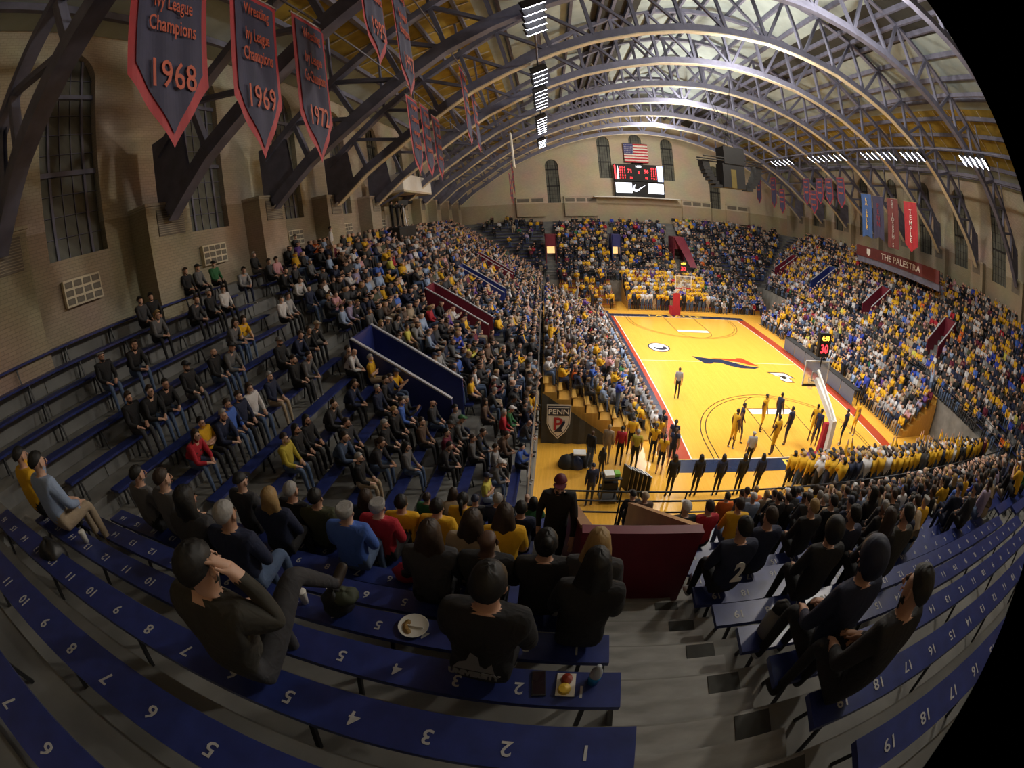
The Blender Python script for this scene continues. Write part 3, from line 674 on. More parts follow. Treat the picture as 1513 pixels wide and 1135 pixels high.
# hair and hats, around a head centre at the origin (head about .155 wide, .20 deep, .23 high)
def shell(fn, nu=20, nv=12, extra=None):
    h = MB(); n0 = 0
    for i in range(nv+1):
        for k in range(nu):
            th = 2*PI*k/nu; ph = PI*i/nv; h.v.append(fn(th, ph))
    for i in range(nv):
        for k in range(nu):
            a, b = i*nu+k, i*nu+(k+1) % nu; h.f.append((a, a+nu, b+nu, b)); h.mi.append(0)
    return h
def hair_mesh(kind):
    rx, ry, rz = .092, .112, .098
    def base(th, ph, low_f, low_b, puff=1.):
        y = math.sin(th); fr = (y+1)/2                       # 1 at the face
        lim = low_b*(1-fr)+low_f*fr; p = ph/PI*lim
        return (rx*puff*math.sin(p)*math.cos(th), ry*puff*math.sin(p)*y-.005, rz*puff*math.cos(p)+.01)
    if kind in ('short', 'hood'):
        if kind == 'hood': h = shell(lambda t, p: base(t, p, 1.35, 2.7, 1.22))
        else: h = shell(lambda t, p: base(t, p, .95, 1.95))
    elif kind == 'balding': h = shell(lambda t, p: (lambda b_: (b_[0]*1.0, b_[1], min(b_[2], .055)))(base(t, p, 1.15, 2.05)))
    elif kind in ('long', 'pony', 'bun'):
        def drape(t, p):
            b_ = base(t, p, 1.0, 2.1, 1.05)
            if kind != 'long': return b_
            fr = (math.sin(t)+1)/2; k_ = max(0, (p/PI-.62)/.38)*max(0, min(1, (.72-fr)/.3))
            return (b_[0]+math.cos(t)*.075*k_, b_[1]+(-.075-b_[1])*k_*.9-.02*k_*math.sin(t*7), b_[2]-.30*k_-.02*math.sin(5*t)*k_)
        h = shell(drape, 28, 16)
        if kind == 'long': pass
        elif kind == 'pony': h.tube([(0, -.09, .04), (0, -.15, .03), (0, -.16, -.08), (0, -.13, -.2)], [.03, .04, .035, .012], 10)
        else: h.tube([(0, -.08, .07), (0, -.12, .09), (0, -.16, .10)], [.03, .052, .02], 10)
    elif kind == 'cap':
        h = shell(lambda t, p: base(t, p, 1.2, 1.5, 1.05)); n_ = 9
        pts = [(.085*math.cos(PI*k/(n_-1)), .085+.10*math.sin(PI*k/(n_-1)), .045-.02*math.sin(PI*k/(n_-1))) for k in range(n_)]
        h.poly(pts); h.poly([(x, y, z-.008) for x, y, z in pts][::-1])
    if kind not in ('cap', 'hood'):
        rg = random.Random(3); h.v = [tuple(c_*(1+rg.uniform(-.035, .05)) for c_ in v_) for v_ in h.v]
    return h.mesh('hair_'+kind)
HM = {}
def hairm(k):
    if k not in HM:
        me = hair_mesh(k); me.materials.append(M_HAIR); me.polygons.foreach_set('use_smooth', [True]*len(me.polygons)); HM[k] = me
    return HM[k]
FACE = {}
def face(o, J):
    if not FACE:
        h = MB().tube([(0, .085, .03), (0, .108, -.005), (0, .118, -.02), (0, .096, -.034)], [.006, .011, .015, .006], 8); FACE['nose'] = h.mesh('nose'); FACE['nose'].materials.append(M_SKIN)
        h = MB().lathe([(0, -.011), (.008, -.008), (.011, 0), (.008, .008), (0, .011)], 8); FACE['eye'] = h.mesh('eye'); FACE['eye'].materials.append(mat('eye_dark', (.03, .02, .015), .3))
        h = MB().tube([(-.024, .083, -.055), (0, .096, -.053), (.024, .083, -.055)], [.003, .008, .003], 6); FACE['mouth'] = h.mesh('mouth'); FACE['mouth'].materials.append(mat('lip', (.30, .12, .10), .5))
        h = MB().tube([(0, -.01, -.03), (.006, -.014, 0), (0, -.01, .03)], [.006, .014, .006], 8); FACE['ear'] = h.mesh('ear'); FACE['ear'].materials.append(M_SKIN)
    hx, hy, hzz = J['skull'][:3]; c = Vector((hx, hy, hzz-.012))
    for n_ in ('nose', 'mouth'): p = link(n_, FACE[n_], None, o, loc=c); p['skin'] = list(o['skin'])
    for s in (-1, 1):
        link('eye', FACE['eye'], None, o, loc=c+Vector((s*.03, .083, .018)))
        p = link('ear', FACE['ear'], None, o, loc=c+Vector((s*.076, .005, 0))); p['skin'] = list(o['skin'])
COLNAME = dict(lightgrey='light grey', lightblue='light blue', darkolive='dark olive', royal='royal blue', jersey='navy', plaid='yellow and black plaid', jeans='denim', denim='denim blue')
def cname(c): return COLNAME.get(c, c)
ZS = 1.2
NPEOPLE = 0
def person(loc, rz, top, legs, hair, pose, lod, label=None, group='spectators in the stands', cat='person', sleeve=2, shorts=False, skin=None, scale=1., wide=1., shoe=None, sleeve_col=None):
    global NPEOPLE; NPEOPLE += 1
    me, J = body(pose, lod, shorts, sleeve, wide)
    kind, _, hc = hair.partition('_')
    if not hc: kind, hc = ('short', hair) if hair in HAIR else (hair, 'brown')
    sk = SKIN[skin if skin is not None else (4 if hair == 'bald_dark' else int(RNG.choice(5, p=[.4, .35, .13, .07, .05])))]
    o = link('person', me, None, None, loc=loc, rot=(0, 0, rz), scale=(scale, scale, scale*ZS))
    o['skin'] = [*sk, 1.]; o['top'] = [*PAL[top], 1.]; o['legs'] = [*PAL[legs], 1.]; o['shoe'] = [*(shoe or random.choice([(.015, .015, .015), (.03, .02, .015), (.4, .4, .4)])), 1.]
    o['sleeve'] = [*PAL[sleeve_col or top], 1.]
    if kind == 'hood': hcol = PAL[top]; hm = 'hood'
    elif kind == 'cap': hcol = PAL[hc]; hm = 'cap'
    elif kind in ('bald',): hcol = None; hm = None
    elif kind == 'balding': hcol = HAIR['grey']; hm = 'balding'
    else: hcol = HAIR[hc]; hm = kind
    if hm:
        h = link('cap' if hm == 'cap' else ('hood' if hm == 'hood' else 'hair'), hairm(hm), None, o, loc=Vector(J['skull'][:3])+Vector((0, -.012, .012))); h['hair'] = [*hcol, 1.]
    if lod >= 2: face(o, J)
    if label is None:
        hl = {'cap': 'in a %s cap' % cname(hc), 'hood': 'with hood up', 'bald': 'with a bald head', 'balding': 'with balding grey hair'}.get(kind, 'with %s%s hair' % ({'long': 'long ', 'pony': 'tied ', 'bun': 'bunned '}.get(kind, ''), hc))
        label = 'person %s, %s top and %s trousers' % (hl, cname(top), cname(legs))
    tag(o, label, cat, group); return o
def seat_loc(side, r, t): x, y = side_pt(side, off(r)+.02, t); return (x, y, bz(r)+.025)
FACING = dict(left=-PI/2, right=PI/2, near=0., far=PI)
LEFT_FANS = """-13 -18.45 charcoal jeans bald lean
-13 -17.32 navy jeans grey lean
-12 -22.61 yellow lightblue cap_navy cross
-12 -21.82 grey jeans cap_white lean
-12 -21.03 lightgrey black brown sit
-12 -20.25 brown black brown lean
-12 -18.76 red black grey sit
-12 -18.3 green grey cap_white lean
-11 -21.27 grey black brown sit
-11 -20.81 charcoal jeans brown lean
-11 -18.78 brown black long_brown sit
-10 -22.39 charcoal black black lean
-10 -21.75 maroon black black sit
-10 -21.3 black black cap_black sit
-10 -20.85 grey black cap_green lean
-10 -18.59 gold black long_brown sit
-9 -23.31 grey jeans long_black sit
-9 -21.9 brown charcoal brown sit
-9 -20.73 charcoal jeans bald sit
-8 -24.66 black tan grey sit
-8 -23.87 charcoal jeans pony_brown lean
-8 -22.97 black black grey sit
-8 -22.19 black black blond sit
-8 -21.57 blue black brown sit
-7 -24.38 denim black brown lean
-7 -23.75 charcoal black brown sit
-7 -21.65 navy charcoal grey sit
-7 -20.95 charcoal black brown sit
-7 -15.96 lightblue black brown sit
-6 -25.5 plaid jeans brown sit
-6 -25.0 black black long_black sit
-6 -24.5 black black long_black sit
-6 -23.47 charcoal black brown lean
-6 -22.21 navy black brown lean
-6 -16.61 yellow black brown sit
-5 -20.65 white black bald lean
-5 -20.2 brown black brown sit
-5 -16.25 grey black brown lean
-4 -27.03 red jeans long_brown lean
-4 -26.53 gold black black cross
-4 -26.09 navy charcoal grey lean
-4 -25.64 blue jeans brown sit
-4 -25.2 navy black brown sit
-4 -24.75 white jeans long_brown sit
-4 -23.88 navy tan grey sit
-4 -22.65 black black brown sit
-4 -22.2 grey grey brown lean
-4 -17.06 grey black brown sit
-3 -22.29 black black cap_grey sit
-3 -21.46 navy jeans brown lean
-3 -20.95 black black brown lean
-3 -20.44 black black cap_tan lean
-3 -18.04 lightblue black brown sit
-3 -17.31 lilac black balding sit
-2 -27.32 black charcoal brown sit
-2 -26.87 black jeans brown lean
-2 -26.35 black jeans black lean
-2 -25.43 black grey cap_black sit
-2 -24.39 black jeans bald sit
-2 -23.93 grey jeans cap_black lean
-1 -22.85 grey jeans long_brown lean
-1 -22.4 gold jeans long_brown lean
-1 -19.96 white black brown sit
-1 -19.51 lightgrey black brown sit
-1 -18.01 navy jeans bald sit
-1 -16.76 white black brown sit
-1 -15.93 black black brown sit
0 -26.94 black jeans balding sit
0 -26.04 black jeans brown lean
0 -15.52 charcoal black brown sit
1 -24.57 grey black pony_blond lean
1 -22.98 charcoal black brown lean
1 -22.1 black black grey sit
1 -21.36 white black brown sit
1 -17.83 black black brown lean
1 -16.72 charcoal black brown sit
1 -15.42 grey black grey sit
1 -13.61 lightblue black brown sit
2 -24.41 charcoal black black sit
2 -23.96 black black black sit
2 -19.53 lightgrey navy black lean
2 -17.63 charcoal black brown sit
2 -17.07 pink black brown sit
3 -21.71 black black brown sit
3 -21.11 grey black cap_black sit
3 -20.23 green black cap_black sit
3 -17.7 black grey grey sit
4 -14.83 black black brown sit
4 -13.25 charcoal black cap_grey sit"""
NEAR_FANS = """-13 -12.63 black black cap_black sit
-13 -4.66 lilac black brown sit
-12 -12.46 brown tan cap_tan sit
-12 -10.07 orange black brown sit
-12 -4.97 white black white sit
-11 -9.62 lightblue black cap_white sit
-10 -9.27 black black brown sit
-9 -16.05 navy black grey sit
-9 -8.8 charcoal black brown sit
-8 -16.62 gold black pony_black sit
-8 -12.39 charcoal black cap_white sit
-8 -11.9 red black brown sit
-8 -11.23 gold jeans brown sit
-7 -15.5 navy black black sit
-7 -9.25 black black black sit
-7 -8.65 black black black sit
-7 -7.89 black black long_black sit
-6 -17.87 navy black long_brown sit
-6 -17.28 gold black black sit
-6 -16.71 gold jeans black cross
-6 -10.42 black black blond sit
-5 -19.77 charcoal black cap_black sit
-5 -18.77 black black grey sit
-5 -18.31 olive black black cross
-5 -17.34 red black balding cross
-5 -15.63 gold black long_brown sit
-4 -12.7 jersey black black sit
-5 -11.85 navy black brown sit
-4 -18.6 navy black long_blond sit
-4 -17.45 blue jeans balding cross
-4 -15.93 tan black long_brown sit
-4 -10.73 navy black black sit
-3 -20.57 grey black black sit
-3 -19.93 grey black brown sit
-3 -15.65 black black bald_dark sit
-2 -14.72 black black long_black sit
-3 -14.62 charcoal black long_blond sit
-3 -11.8 black black hood sit
-3 -10.69 black black long_brown sit
-3 -10.22 darkolive black black sit
-2 -18.59 charcoal black long_black sit
-2 -17.98 navy jeans grey cross
-3 -16.2 charcoal black long_brown sit
-3 -15.1 black black bun_black sit
-1 -20.9 lightblue tan black sit
-1 -15.44 black black black sit
-1 -12.61 navy black hood sit
-1 -21.7 gold black black sit
0 -16.81 darkolive charcoal black ear
0 -12.8 black black black sit"""

TAKEN = set()
B_PRINT = mat('grey_print', (.16, .16, .16), .7)
def spectators(side, table):
    for ln in table.strip().split('\n'):
        r, t, top, legs, hair, pose = ln.split(); r = int(r); t = float(t)
        if r < R0: continue
        near = side == 'near'
        dist = math.hypot(side_pt(side, off(r), t)[0]+15.19, side_pt(side, off(r), t)[1]+32.22)
        lod = 2 if dist < 13 else 1
        tee = top in ('gold', 'orange', 'yellow')
        place = 'left stand' if side == 'left' else ('near stand, left of the maroon entrance' if t < -13.7 else 'near stand, right of the maroon entrance')
        kind, _, hc = hair.partition('_')
        hl = {'cap': cname(hc)+' cap', 'hood': 'hood up', 'bald': 'bald', 'balding': 'balding'}.get(kind, {'long': 'long ', 'pony': 'tied ', 'bun': 'bunned '}.get(kind, '')+(hc or kind)+' hair')
        lab = 'person in %s top, %s trousers, %s, %s row, %s' % (cname(top), cname(legs), hl, ORD[r-R0], place.replace('near stand, left of the maroon entrance', 'near left stand').replace('near stand, right of the maroon entrance', 'near right stand'))
        if side == 'left' and -10 <= r <= -4 and -20.5 < t < -17.8: t = -20.55 if t < -19.1 else -17.7
        po = person(seat_loc(side, r, t), FACING[side]+random.uniform(-.25, .25)*(0 if pose == 'ear' else .45 if lod > 1 else 1), top, legs, hair, pose, lod, lab, 'spectators on the blue benches', skin=(4 if hair == 'bald_dark' else random.choice([0, 0, 1, 1, 2])), sleeve=1 if tee else 2, scale=random.uniform(.97, 1.03)*(1.0 if side == 'left' else min(1.2, max(1.04, 1.2+.03*(r+5)))))
        TAKEN.add((side, r, round(t/.46)))
        bk = (lambda z_, y_=-.165: frame((0, y_, z_), (1, 0, 0), (0, .12, 1)))
        if top == 'jersey': text('2', .27, WHITEL, po, bk(.40, -.185), 'jersey_number', .003, .01)
        if near and top == 'gold' and (r, round(t, 1)) == (-6, -17.3): text('LASALLE', .085, DARK, po, bk(.44), 'shirt_lettering', .003, .004)
        if near and top == 'gold' and hair == 'long_brown': text('BRIGHTON', .05, DARK, po, bk(.30), 'shirt_lettering', .003, .003)
        if near and (r, round(t, 1)) == (-1, -15.4):
            text('UNIVERSITY', .05, B_PRINT, po, bk(.30, -.175), 'back_lettering', .002, .004)
            MB().poly([(-.11, -.178, .34), (.11, -.178, .34), (.09, -.176, .42), (.06, -.176, .37), (.03, -.176, .39), (.02, -.172, .45), (-.02, -.172, .48), (-.04, -.174, .41), (-.08, -.176, .39)]).build('back_print', B_PRINT, po)
spectators('left', LEFT_FANS); spectators('near', NEAR_FANS)
# ------------------------------------------------------------------ named figures: players, officials, staff
def stander(x, y, rz, top, legs, hair, pose, label, z=0, lod=1, **k): return person((x, y, z), rz, top, legs, hair, pose, lod, label, k.pop('group', 'people on the floor'), **k)
PAL['refgrey'] = (.42, .42, .43); PAL['purple'] = (.12, .05, .25); PAL['wine'] = (.16, .01, .02)
gk = dict(shorts=True, sleeve=0, group='players on the court', scale=1.08)
stander(-6.6, -7.2, -.3, 'lightgrey', 'black', 'brown', 'stand', 'referee in a pale shirt and black trousers standing by the left sideline', lod=2, sleeve=1, group='referees', skin=1)
stander(-4.85, -15.3, -.2, 'refgrey', 'black', 'balding', 'stand', 'referee in a striped shirt by the near baseline, seen from behind', lod=2, sleeve=1, group='referees', skin=0)
stander(-5.0, -13.3, -1.2, 'gold', 'gold', 'short_black', 'player', 'player in yellow with a white headband outside the near arc', skin=4, **gk)
stander(-4.3, -12.6, -1.9, 'navy', 'navy', 'short_black', 'walk', 'player in dark uniform walking beside the headband player', skin=3, **gk)
stander(-2.15, -11.4, -2.6, 'gold', 'gold', 'short_black', 'player', 'tall player in yellow standing inside the near arc', skin=4, **gk)
stander(-.9, -11.2, -1.2, 'navy', 'navy', 'short_black', 'player', 'player in dark uniform beside the tall yellow player', skin=4, **gk)
stander(-1.1, -13.0, .4, 'navy', 'navy', 'short_black', 'player', 'player in dark uniform facing the baseline crowd', skin=4, **gk)
stander(-2.6, -14.0, .2, 'gold', 'gold', 'short_black', 'player', 'player in yellow half hidden by the baseline crowd', skin=4, **gk)
stander(1.1, -12.7, -.6, 'gold', 'gold', 'short_black', 'player', 'player in yellow behind a dark uniformed player near the basket', skin=4, **gk)
stander(1.0, -13.3, -.9, 'navy', 'navy', 'short_black', 'player', 'player in dark uniform nearest the basket pads', skin=4, **gk)
stander(3.4, -13.3, .4, 'navy', 'navy', 'short_black', 'player', 'player in dark uniform to the right of the basket support', skin=4, **gk)
stander(5.5, -12.2, 1.3, 'gold', 'gold', 'short_black', 'player', 'player in yellow by the right sideline', skin=3, **gk)
stander(-14.93, -27.2, PI, 'black', 'black', 'cap_maroon', 'walk', 'usher in maroon cap and black jacket climbing the steps beside the maroon entrance', z=bz(-6)-BH+.02, lod=2, group='arena staff', scale=1.05, skin=1, shoe=(.01, .01, .01))
stander(-11.6, -14.9, -.3, 'red', 'black', 'black', 'stand', 'woman in a red jacket with a badge standing by the floor', group='arena staff')
stander(-13.05, -15.3, -.8, 'black', 'denim', 'bald_dark', 'stand', 'man in black leather jacket and jeans beside the tarp', group='arena staff', skin=4)
stander(-12.55, -15.9, -.6, 'charcoal', 'charcoal', 'long_brown', 'stand', 'child with long brown hair beside the man in jeans', group='arena staff', scale=.75)
stander(-12.2, -14.8, -.4, 'tan', 'tan', 'blond', 'stand', 'person in tan coat beside the red jacket', group='arena staff')
stander(-13.2, -18.0, .2, 'navy', 'charcoal', 'cap_navy', 'stand', 'camera operator in navy shirt under the near rail', group='arena staff')
stander(-10.9, -15.2, -.2, 'plaid', 'black', 'grey', 'stand', 'grey haired musician in a black and yellow striped shirt', group='arena staff', sleeve=1)
stander(-10.9, -13.9, -.2, 'gold', 'black', 'brown', 'stand', 'person in yellow shirt at the bleacher end', group='arena staff', sleeve=1)
stander(-15.95, -15.2, -1.5, 'grey', 'charcoal', 'cap_black', 'photo', 'photographer in grey pullover leaning over the left rail', z=bz(R0)-BH, lod=2, group='arena staff')
stander(-25.6, -12.3, -1.2, 'white', 'tan', 'brown', 'stand', 'man in white shirt standing at the top of the left stand', z=bz(3)-BH, group='spectators on their feet')
for x, top, hr, lb in ((-9.6, 'black', 'long_brown', 'brown'), (-8.4, 'black', 'long_black', 'straight black'), (-7.3, 'navy', 'long_black', 'wavy black'), (-6.2, 'black', 'long_brown', 'loose brown'), (-5.2, 'navy', 'long_black', 'tied black')):
    stander(x, -17.3, 0, top, 'black', hr, 'stand', 'dance team member in dark tracksuit with %s hair, near baseline' % lb, group='dance team at the near baseline')
for k_, (x, y) in enumerate(((-9.2, -13.2), (-9.5, -13.9), (-8.8, -14.2), (-9.9, -14.6), (-9.0, -15.0), (-9.7, -15.6))):
    stander(x, y, -.4, 'gold' if k_ % 2 else 'navy', 'navy', 'pony_black' if k_ < 3 else 'pony_brown', 'stand', 'cheerleader in %s and navy kit with %s hair by the left corner' % ('gold' if k_ % 2 else 'navy', 'black' if k_ < 3 else 'brown'), group='cheerleaders', shorts=True, sleeve=0)
# ------------------------------------------------------------------ crowd
TOPS = ['black', 'charcoal', 'navy', 'grey', 'lightgrey', 'white', 'tan', 'brown', 'gold', 'maroon', 'lightblue', 'blue', 'royal', 'olive', 'red', 'purple', 'lilac', 'green', 'orange', 'pink', 'yellow']
P_DIM = np.array([.22, .17, .16, .07, .025, .045, .06, .05, .09, .03, .025, .02, .01, .015, .01, .01, .01, .005, .005, .005, .005]); P_LOW = np.array([.09, .07, .12, .09, .10, .14, .08, .02, .14, .01, .04, .02, .035, .005, .01, .01, .005, .005, .005, .005, .01]); P_YEL = np.array([.05, .02, .08, .03, .05, .12, .02, .0, .55, .01, .01, .01, .02, .0, .01, .01, 0, 0, 0, 0, .01])
P_DIM /= P_DIM.sum(); P_LOW /= P_LOW.sum(); P_YEL /= P_YEL.sum()
SPOTS = []      # (x, y, z, rz, top, legs, hair, pose, place)
def put(side, x, y, z, pr, pose, place):
    top = TOPS[int(RNG.choice(len(TOPS), p=pr))]
    hair = ['black', 'black', 'black', 'brown', 'brown', 'brown', 'brown', 'long_brown', 'long_black', 'long_brown', 'blond', 'grey', 'long_blond', 'cap_black', 'cap_white', 'cap_navy', 'bald', 'balding'][int(RNG.integers(18))]
    SPOTS.append((x, y, z, FACING[side]+float(RNG.uniform(-.35, .35)), top, ['black', 'jeans', 'charcoal', 'tan', 'navy'][int(RNG.choice(5, p=[.3, .35, .15, .1, .1]))], hair, pose, place))
def fill(side, r0, r1, t0, t1, dens, pr, place, skip=()):
    for r in range(r0, r1+1):
        t = t0+float(RNG.uniform(0, .4))
        while t < t1:
            if abs(t) < side_half(side, off(r))-1 and (side, r, round(t/.46)) not in TAKEN and (side, r, round(t/.46)+1) not in TAKEN and RNG.random() < dens and not any(a < t < b and ra <= r <= rb for a, b, ra, rb in skip):
                x, y = side_pt(side, off(r)+.02+float(RNG.uniform(-.05, .05)), t); put(side, x, y, bz(r)+.025, pr, ['sit', 'sit', 'lean', 'clapsit', 'cross'][int(RNG.integers(5))], place)
            t += .5+float(RNG.uniform(-.05, .12))
def fill_low(side, t0, t1, rows, o0, dens, pr, place, stand=0.):
    for j_ in range(rows):
        t = t0
        while t < t1:
            if RNG.random() < dens:
                st = RNG.random() < stand; x, y = side_pt(side, o0+.72*j_+(.3 if st else .56), t); z = .07+.36*j_
                put(side, x, y, z+(0 if st else .5), pr, ['stand', 'clap', 'clap', 'up'][int(RNG.choice(4, p=[.5, .22, .22, .06]))] if st else ['sit', 'lean', 'clapsit'][int(RNG.integers(3))], place)
            t += .48+float(RNG.uniform(-.04, .1))
VL = ((-20.1, -17.9, -10, -4), (-11.1, -8.7, -10, -4), (-1.9, .1, -10, -4), (7.3, 9.3, -10, -4))
fill('left', R0, 0, -18.0, -10.9, .8, P_DIM, 'left stand', VL); fill('left', 1, 3, -15.6, -9, .6, P_DIM, 'upper left stand', VL); fill('left', R0, -6, -21.5, -20.1, .5, P_DIM, 'by the blue entrance')
fill('left', R0, 3, -8.9, 23, .88, P_DIM*.6+P_LOW*.4, 'past the maroon entrance', VL)
fill('right', R0, 3, -24, 27, .88, P_DIM*.5+P_YEL*.14+P_LOW*.36, 'right stand', ((.9, 2.9, -10, -4), (11.9, 13.9, -10, -4), (21.8, 23.7, -10, -4), (-10, -8, -10, -4), (-30, 30, 9, 9)))
VF = ((-15.3, -13.3, -9, -3), (-6.3, -4.6, -9, -3), (2.4, 4.9, -12, -3), (-15, -13.6, -3, 9), (-6, -4.9, -3, 9))
fill('far', R0, 3, -24, -15, .22, P_DIM, 'far stand, left corner', VF); fill('far', R0, 2, -13.6, 3, 0.7, P_DIM*.9+P_YEL*.1, 'far stand under the scoreboard', VF); fill('far', R0, 3, 4.8, 24, .62, P_DIM, 'far stand, right half', VF)
fill_low('left', -11.4, 13.2, 8, 2.0, .93, P_LOW, 'left bleacher', .12); fill_low('right', -12.6, 13.2, 7, 2.6, .93, P_LOW, 'right bleacher', .12)
fill_low('far', -5.2, 5.2, 7, 2.9, .95, P_YEL, 'far bleacher behind the basket', 1.); fill_low('far', 5.6, 13.8, 7, 2.9, .9, P_LOW, 'far bleacher, right part', .2); fill_low('far', -13.3, -7, 7, 2.9, .4, P_YEL, 'maroon and gold bleacher', .3)
fill_low('near', -3.3, 12.8, 6, 2.6, .95, P_YEL, 'near bleacher', 1.)
fill('near', -13, -4, -9.4, 8, .62, P_DIM, 'near right stand'); fill('near', -13, -9, -20.5, -15.2, .35, P_DIM, 'near left stand')
for t in np.arange(-12.0, 13.5, .62):           # press row along the left sideline
    x, y = -9.35, float(t); put('left', x, y, .56, np.array([.05 if c in ('white', 'lightgrey', 'lightblue') else .0 for c in TOPS])/.15 if RNG.random() < .7 else P_LOW, 'sit', 'press row')
CAMP = np.array((-15.19, -32.22, 11.13))
SPOTS.sort(key=lambda s_: (s_[0]-CAMP[0])**2+(s_[1]-CAMP[1])**2+(s_[2]-CAMP[2])**2)
NIND = max(0, 300-NPEOPLE)
for (x, y, z, rz, top, legs, hair, pose, place) in SPOTS[:NIND]:
    kind, _, hc = hair.partition('_')
    hl = {'cap': cname(hc)+' cap', 'bald': 'bald', 'balding': 'balding'}.get(kind, {'long': 'long '}.get(kind, '')+(hc or kind)+' hair')
    person((x, y, z), rz, top, legs, hair, pose, 1, 'person in %s top and %s trousers, %s, %s' % (cname(top), cname(legs), hl, place), 'spectators among the crowd', sleeve=1 if top == 'gold' else 2, scale=random.uniform(.97, 1.04))
# everyone further away: one low-detail crowd
def tri(me):
    me.calc_loop_triangles(); nt_ = len(me.loop_triangles); tv = np.empty(nt_*3, np.int32); pi = np.empty(nt_, np.int32); me.loop_triangles.foreach_get('vertices', tv); me.loop_triangles.foreach_get('polygon_index', pi)
    mi = np.empty(len(me.polygons), np.int32); me.polygons.foreach_get('material_index', mi); v = np.empty(len(me.vertices)*3); me.vertices.foreach_get('co', v)
    return v.reshape(-1, 3), tv.reshape(-1, 3), mi[pi]
LOWP = {}
def lowbody(pose):
    if pose not in LOWP:
        me, J = body_mesh(pose, 0, False, False, 2); v, t, z_ = tri(me)
        c = v[t].mean(1); sk = np.array(J['skull'][:3]); hd = (np.linalg.norm(c-sk, axis=1) < .17) & (z_ == 0)
        hair_f = hd & ((c[:, 2] > sk[2]+.035) | (c[:, 1] < sk[1]-.01)); z_ = z_.copy(); z_[hair_f] = 5
        v = v.copy(); near_h = np.linalg.norm(v-sk, axis=1) < .18; v[near_h] = sk+(v[near_h]-sk)*1.12
        LOWP[pose] = (v, t, z_)
    return LOWP[pose]
VV, TT, CC = [], [], []; nv = 0
for (x, y, z, rz, top, legs, hair, pose, place) in SPOTS[NIND:]:
    v, t, zn = lowbody(pose); c, s_ = math.cos(rz), math.sin(rz); sc = float(RNG.uniform(.96, 1.06))
    w_ = np.stack([(v[:, 0]*c-v[:, 1]*s_)*sc+x, (v[:, 0]*s_+v[:, 1]*c)*sc+y, v[:, 2]*sc*ZS+z], 1)
    kind, _, hc = hair.partition('_'); hcol = PAL[hc] if kind == 'cap' else (SKIN[0] if kind == 'bald' else HAIR.get(hc or kind, HAIR['grey']))
    sk = SKIN[int(RNG.choice(5, p=[.42, .36, .12, .06, .04]))]
    lut = np.array([sk, PAL[top], PAL[legs], (.02, .02, .02), PAL[top], hcol]); VV.append(w_); TT.append(t+nv); CC.append(lut[zn]); nv += len(w_)
VV, TT, CC = np.concatenate(VV), np.concatenate(TT), np.concatenate(CC)
cm = bpy.data.meshes.new('crowd'); nt_ = len(TT)
cm.vertices.add(len(VV)); cm.vertices.foreach_set('co', VV.astype(np.float32).ravel()); cm.loops.add(nt_*3); cm.loops.foreach_set('vertex_index', TT.astype(np.int32).ravel())
cm.polygons.add(nt_); cm.polygons.foreach_set('loop_start', np.arange(0, nt_*3, 3, dtype=np.int32)); cm.polygons.foreach_set('use_smooth', np.ones(nt_, bool)); cm.update(calc_edges=True)
ca = cm.attributes.new('cloth', 'FLOAT_COLOR', 'FACE'); ca.data.foreach_set('color', np.concatenate([CC, np.ones((nt_, 1))], 1).astype(np.float32).ravel())
m_, nt2, b_ = nodes('crowd_cloth'); a_ = nt2.nodes.new('ShaderNodeAttribute'); a_.attribute_name = 'cloth'; nt2.links.new(a_.outputs['Color'], b_.inputs['Base Color']); b_.inputs['Roughness'].default_value = .8
cm.materials.append(m_); tag(link('crowd', cm), 'dense far crowd in dark, white and yellow clothes filling the stands around the court', 'crowd', kind='stuff')
print('people', NPEOPLE, 'spots', len(SPOTS), 'crowd tris', nt_)
# ------------------------------------------------------------------ hanging banners
B_NAVY = mat('banner_navy', (.035, .035, .085), .7, var=.1); B_RED = mat('banner_red', (.40, .02, .03), .6, var=.1); B_ORANGE = mat('banner_orange_letter', (.50, .09, .04), .6)
B_BLUE = mat('banner_blue', (.03, .09, .28), .6); B_MAR = mat('banner_maroon', (.13, .02, .02), .6); B_TRED = mat('banner_cherry', (.38, .01, .02), .6); B_GREY = mat('banner_grey_letter', (.4, .4, .38), .6); B_DRED = mat('banner_dark_red_letter', (.24, .015, .03), .6); B_CREAM = mat('banner_cream', (.6, .58, .5), .6)
def cloth(w, h, tip, m, inset=0., n_=22, amp=.02, zoff=0.):
    mb = MB(); rows = 8; P_ = []
    for i in range(rows+1):
        for k in range(n_+1):
            u = k/n_; x = (u-.5)*(w-2*inset); drop = tip*(1-abs(2*u-1)) if tip > 0 else (-tip)*abs(2*u-1)
            bot = -h-drop+inset*1.6*(1 if tip else 1); z = -inset+(bot+inset)*i/rows
            P_.append((x, amp*math.sin(x*11+.5*math.sin(z*1.3))*min(1, -z*.5+.3)+zoff, z))
    for i in range(rows):
        for k in range(n_):
            a = i*(n_+1)+k; mb.quad(P_[a], P_[a+n_+1], P_[a+n_+2], P_[a+1])
    return mb
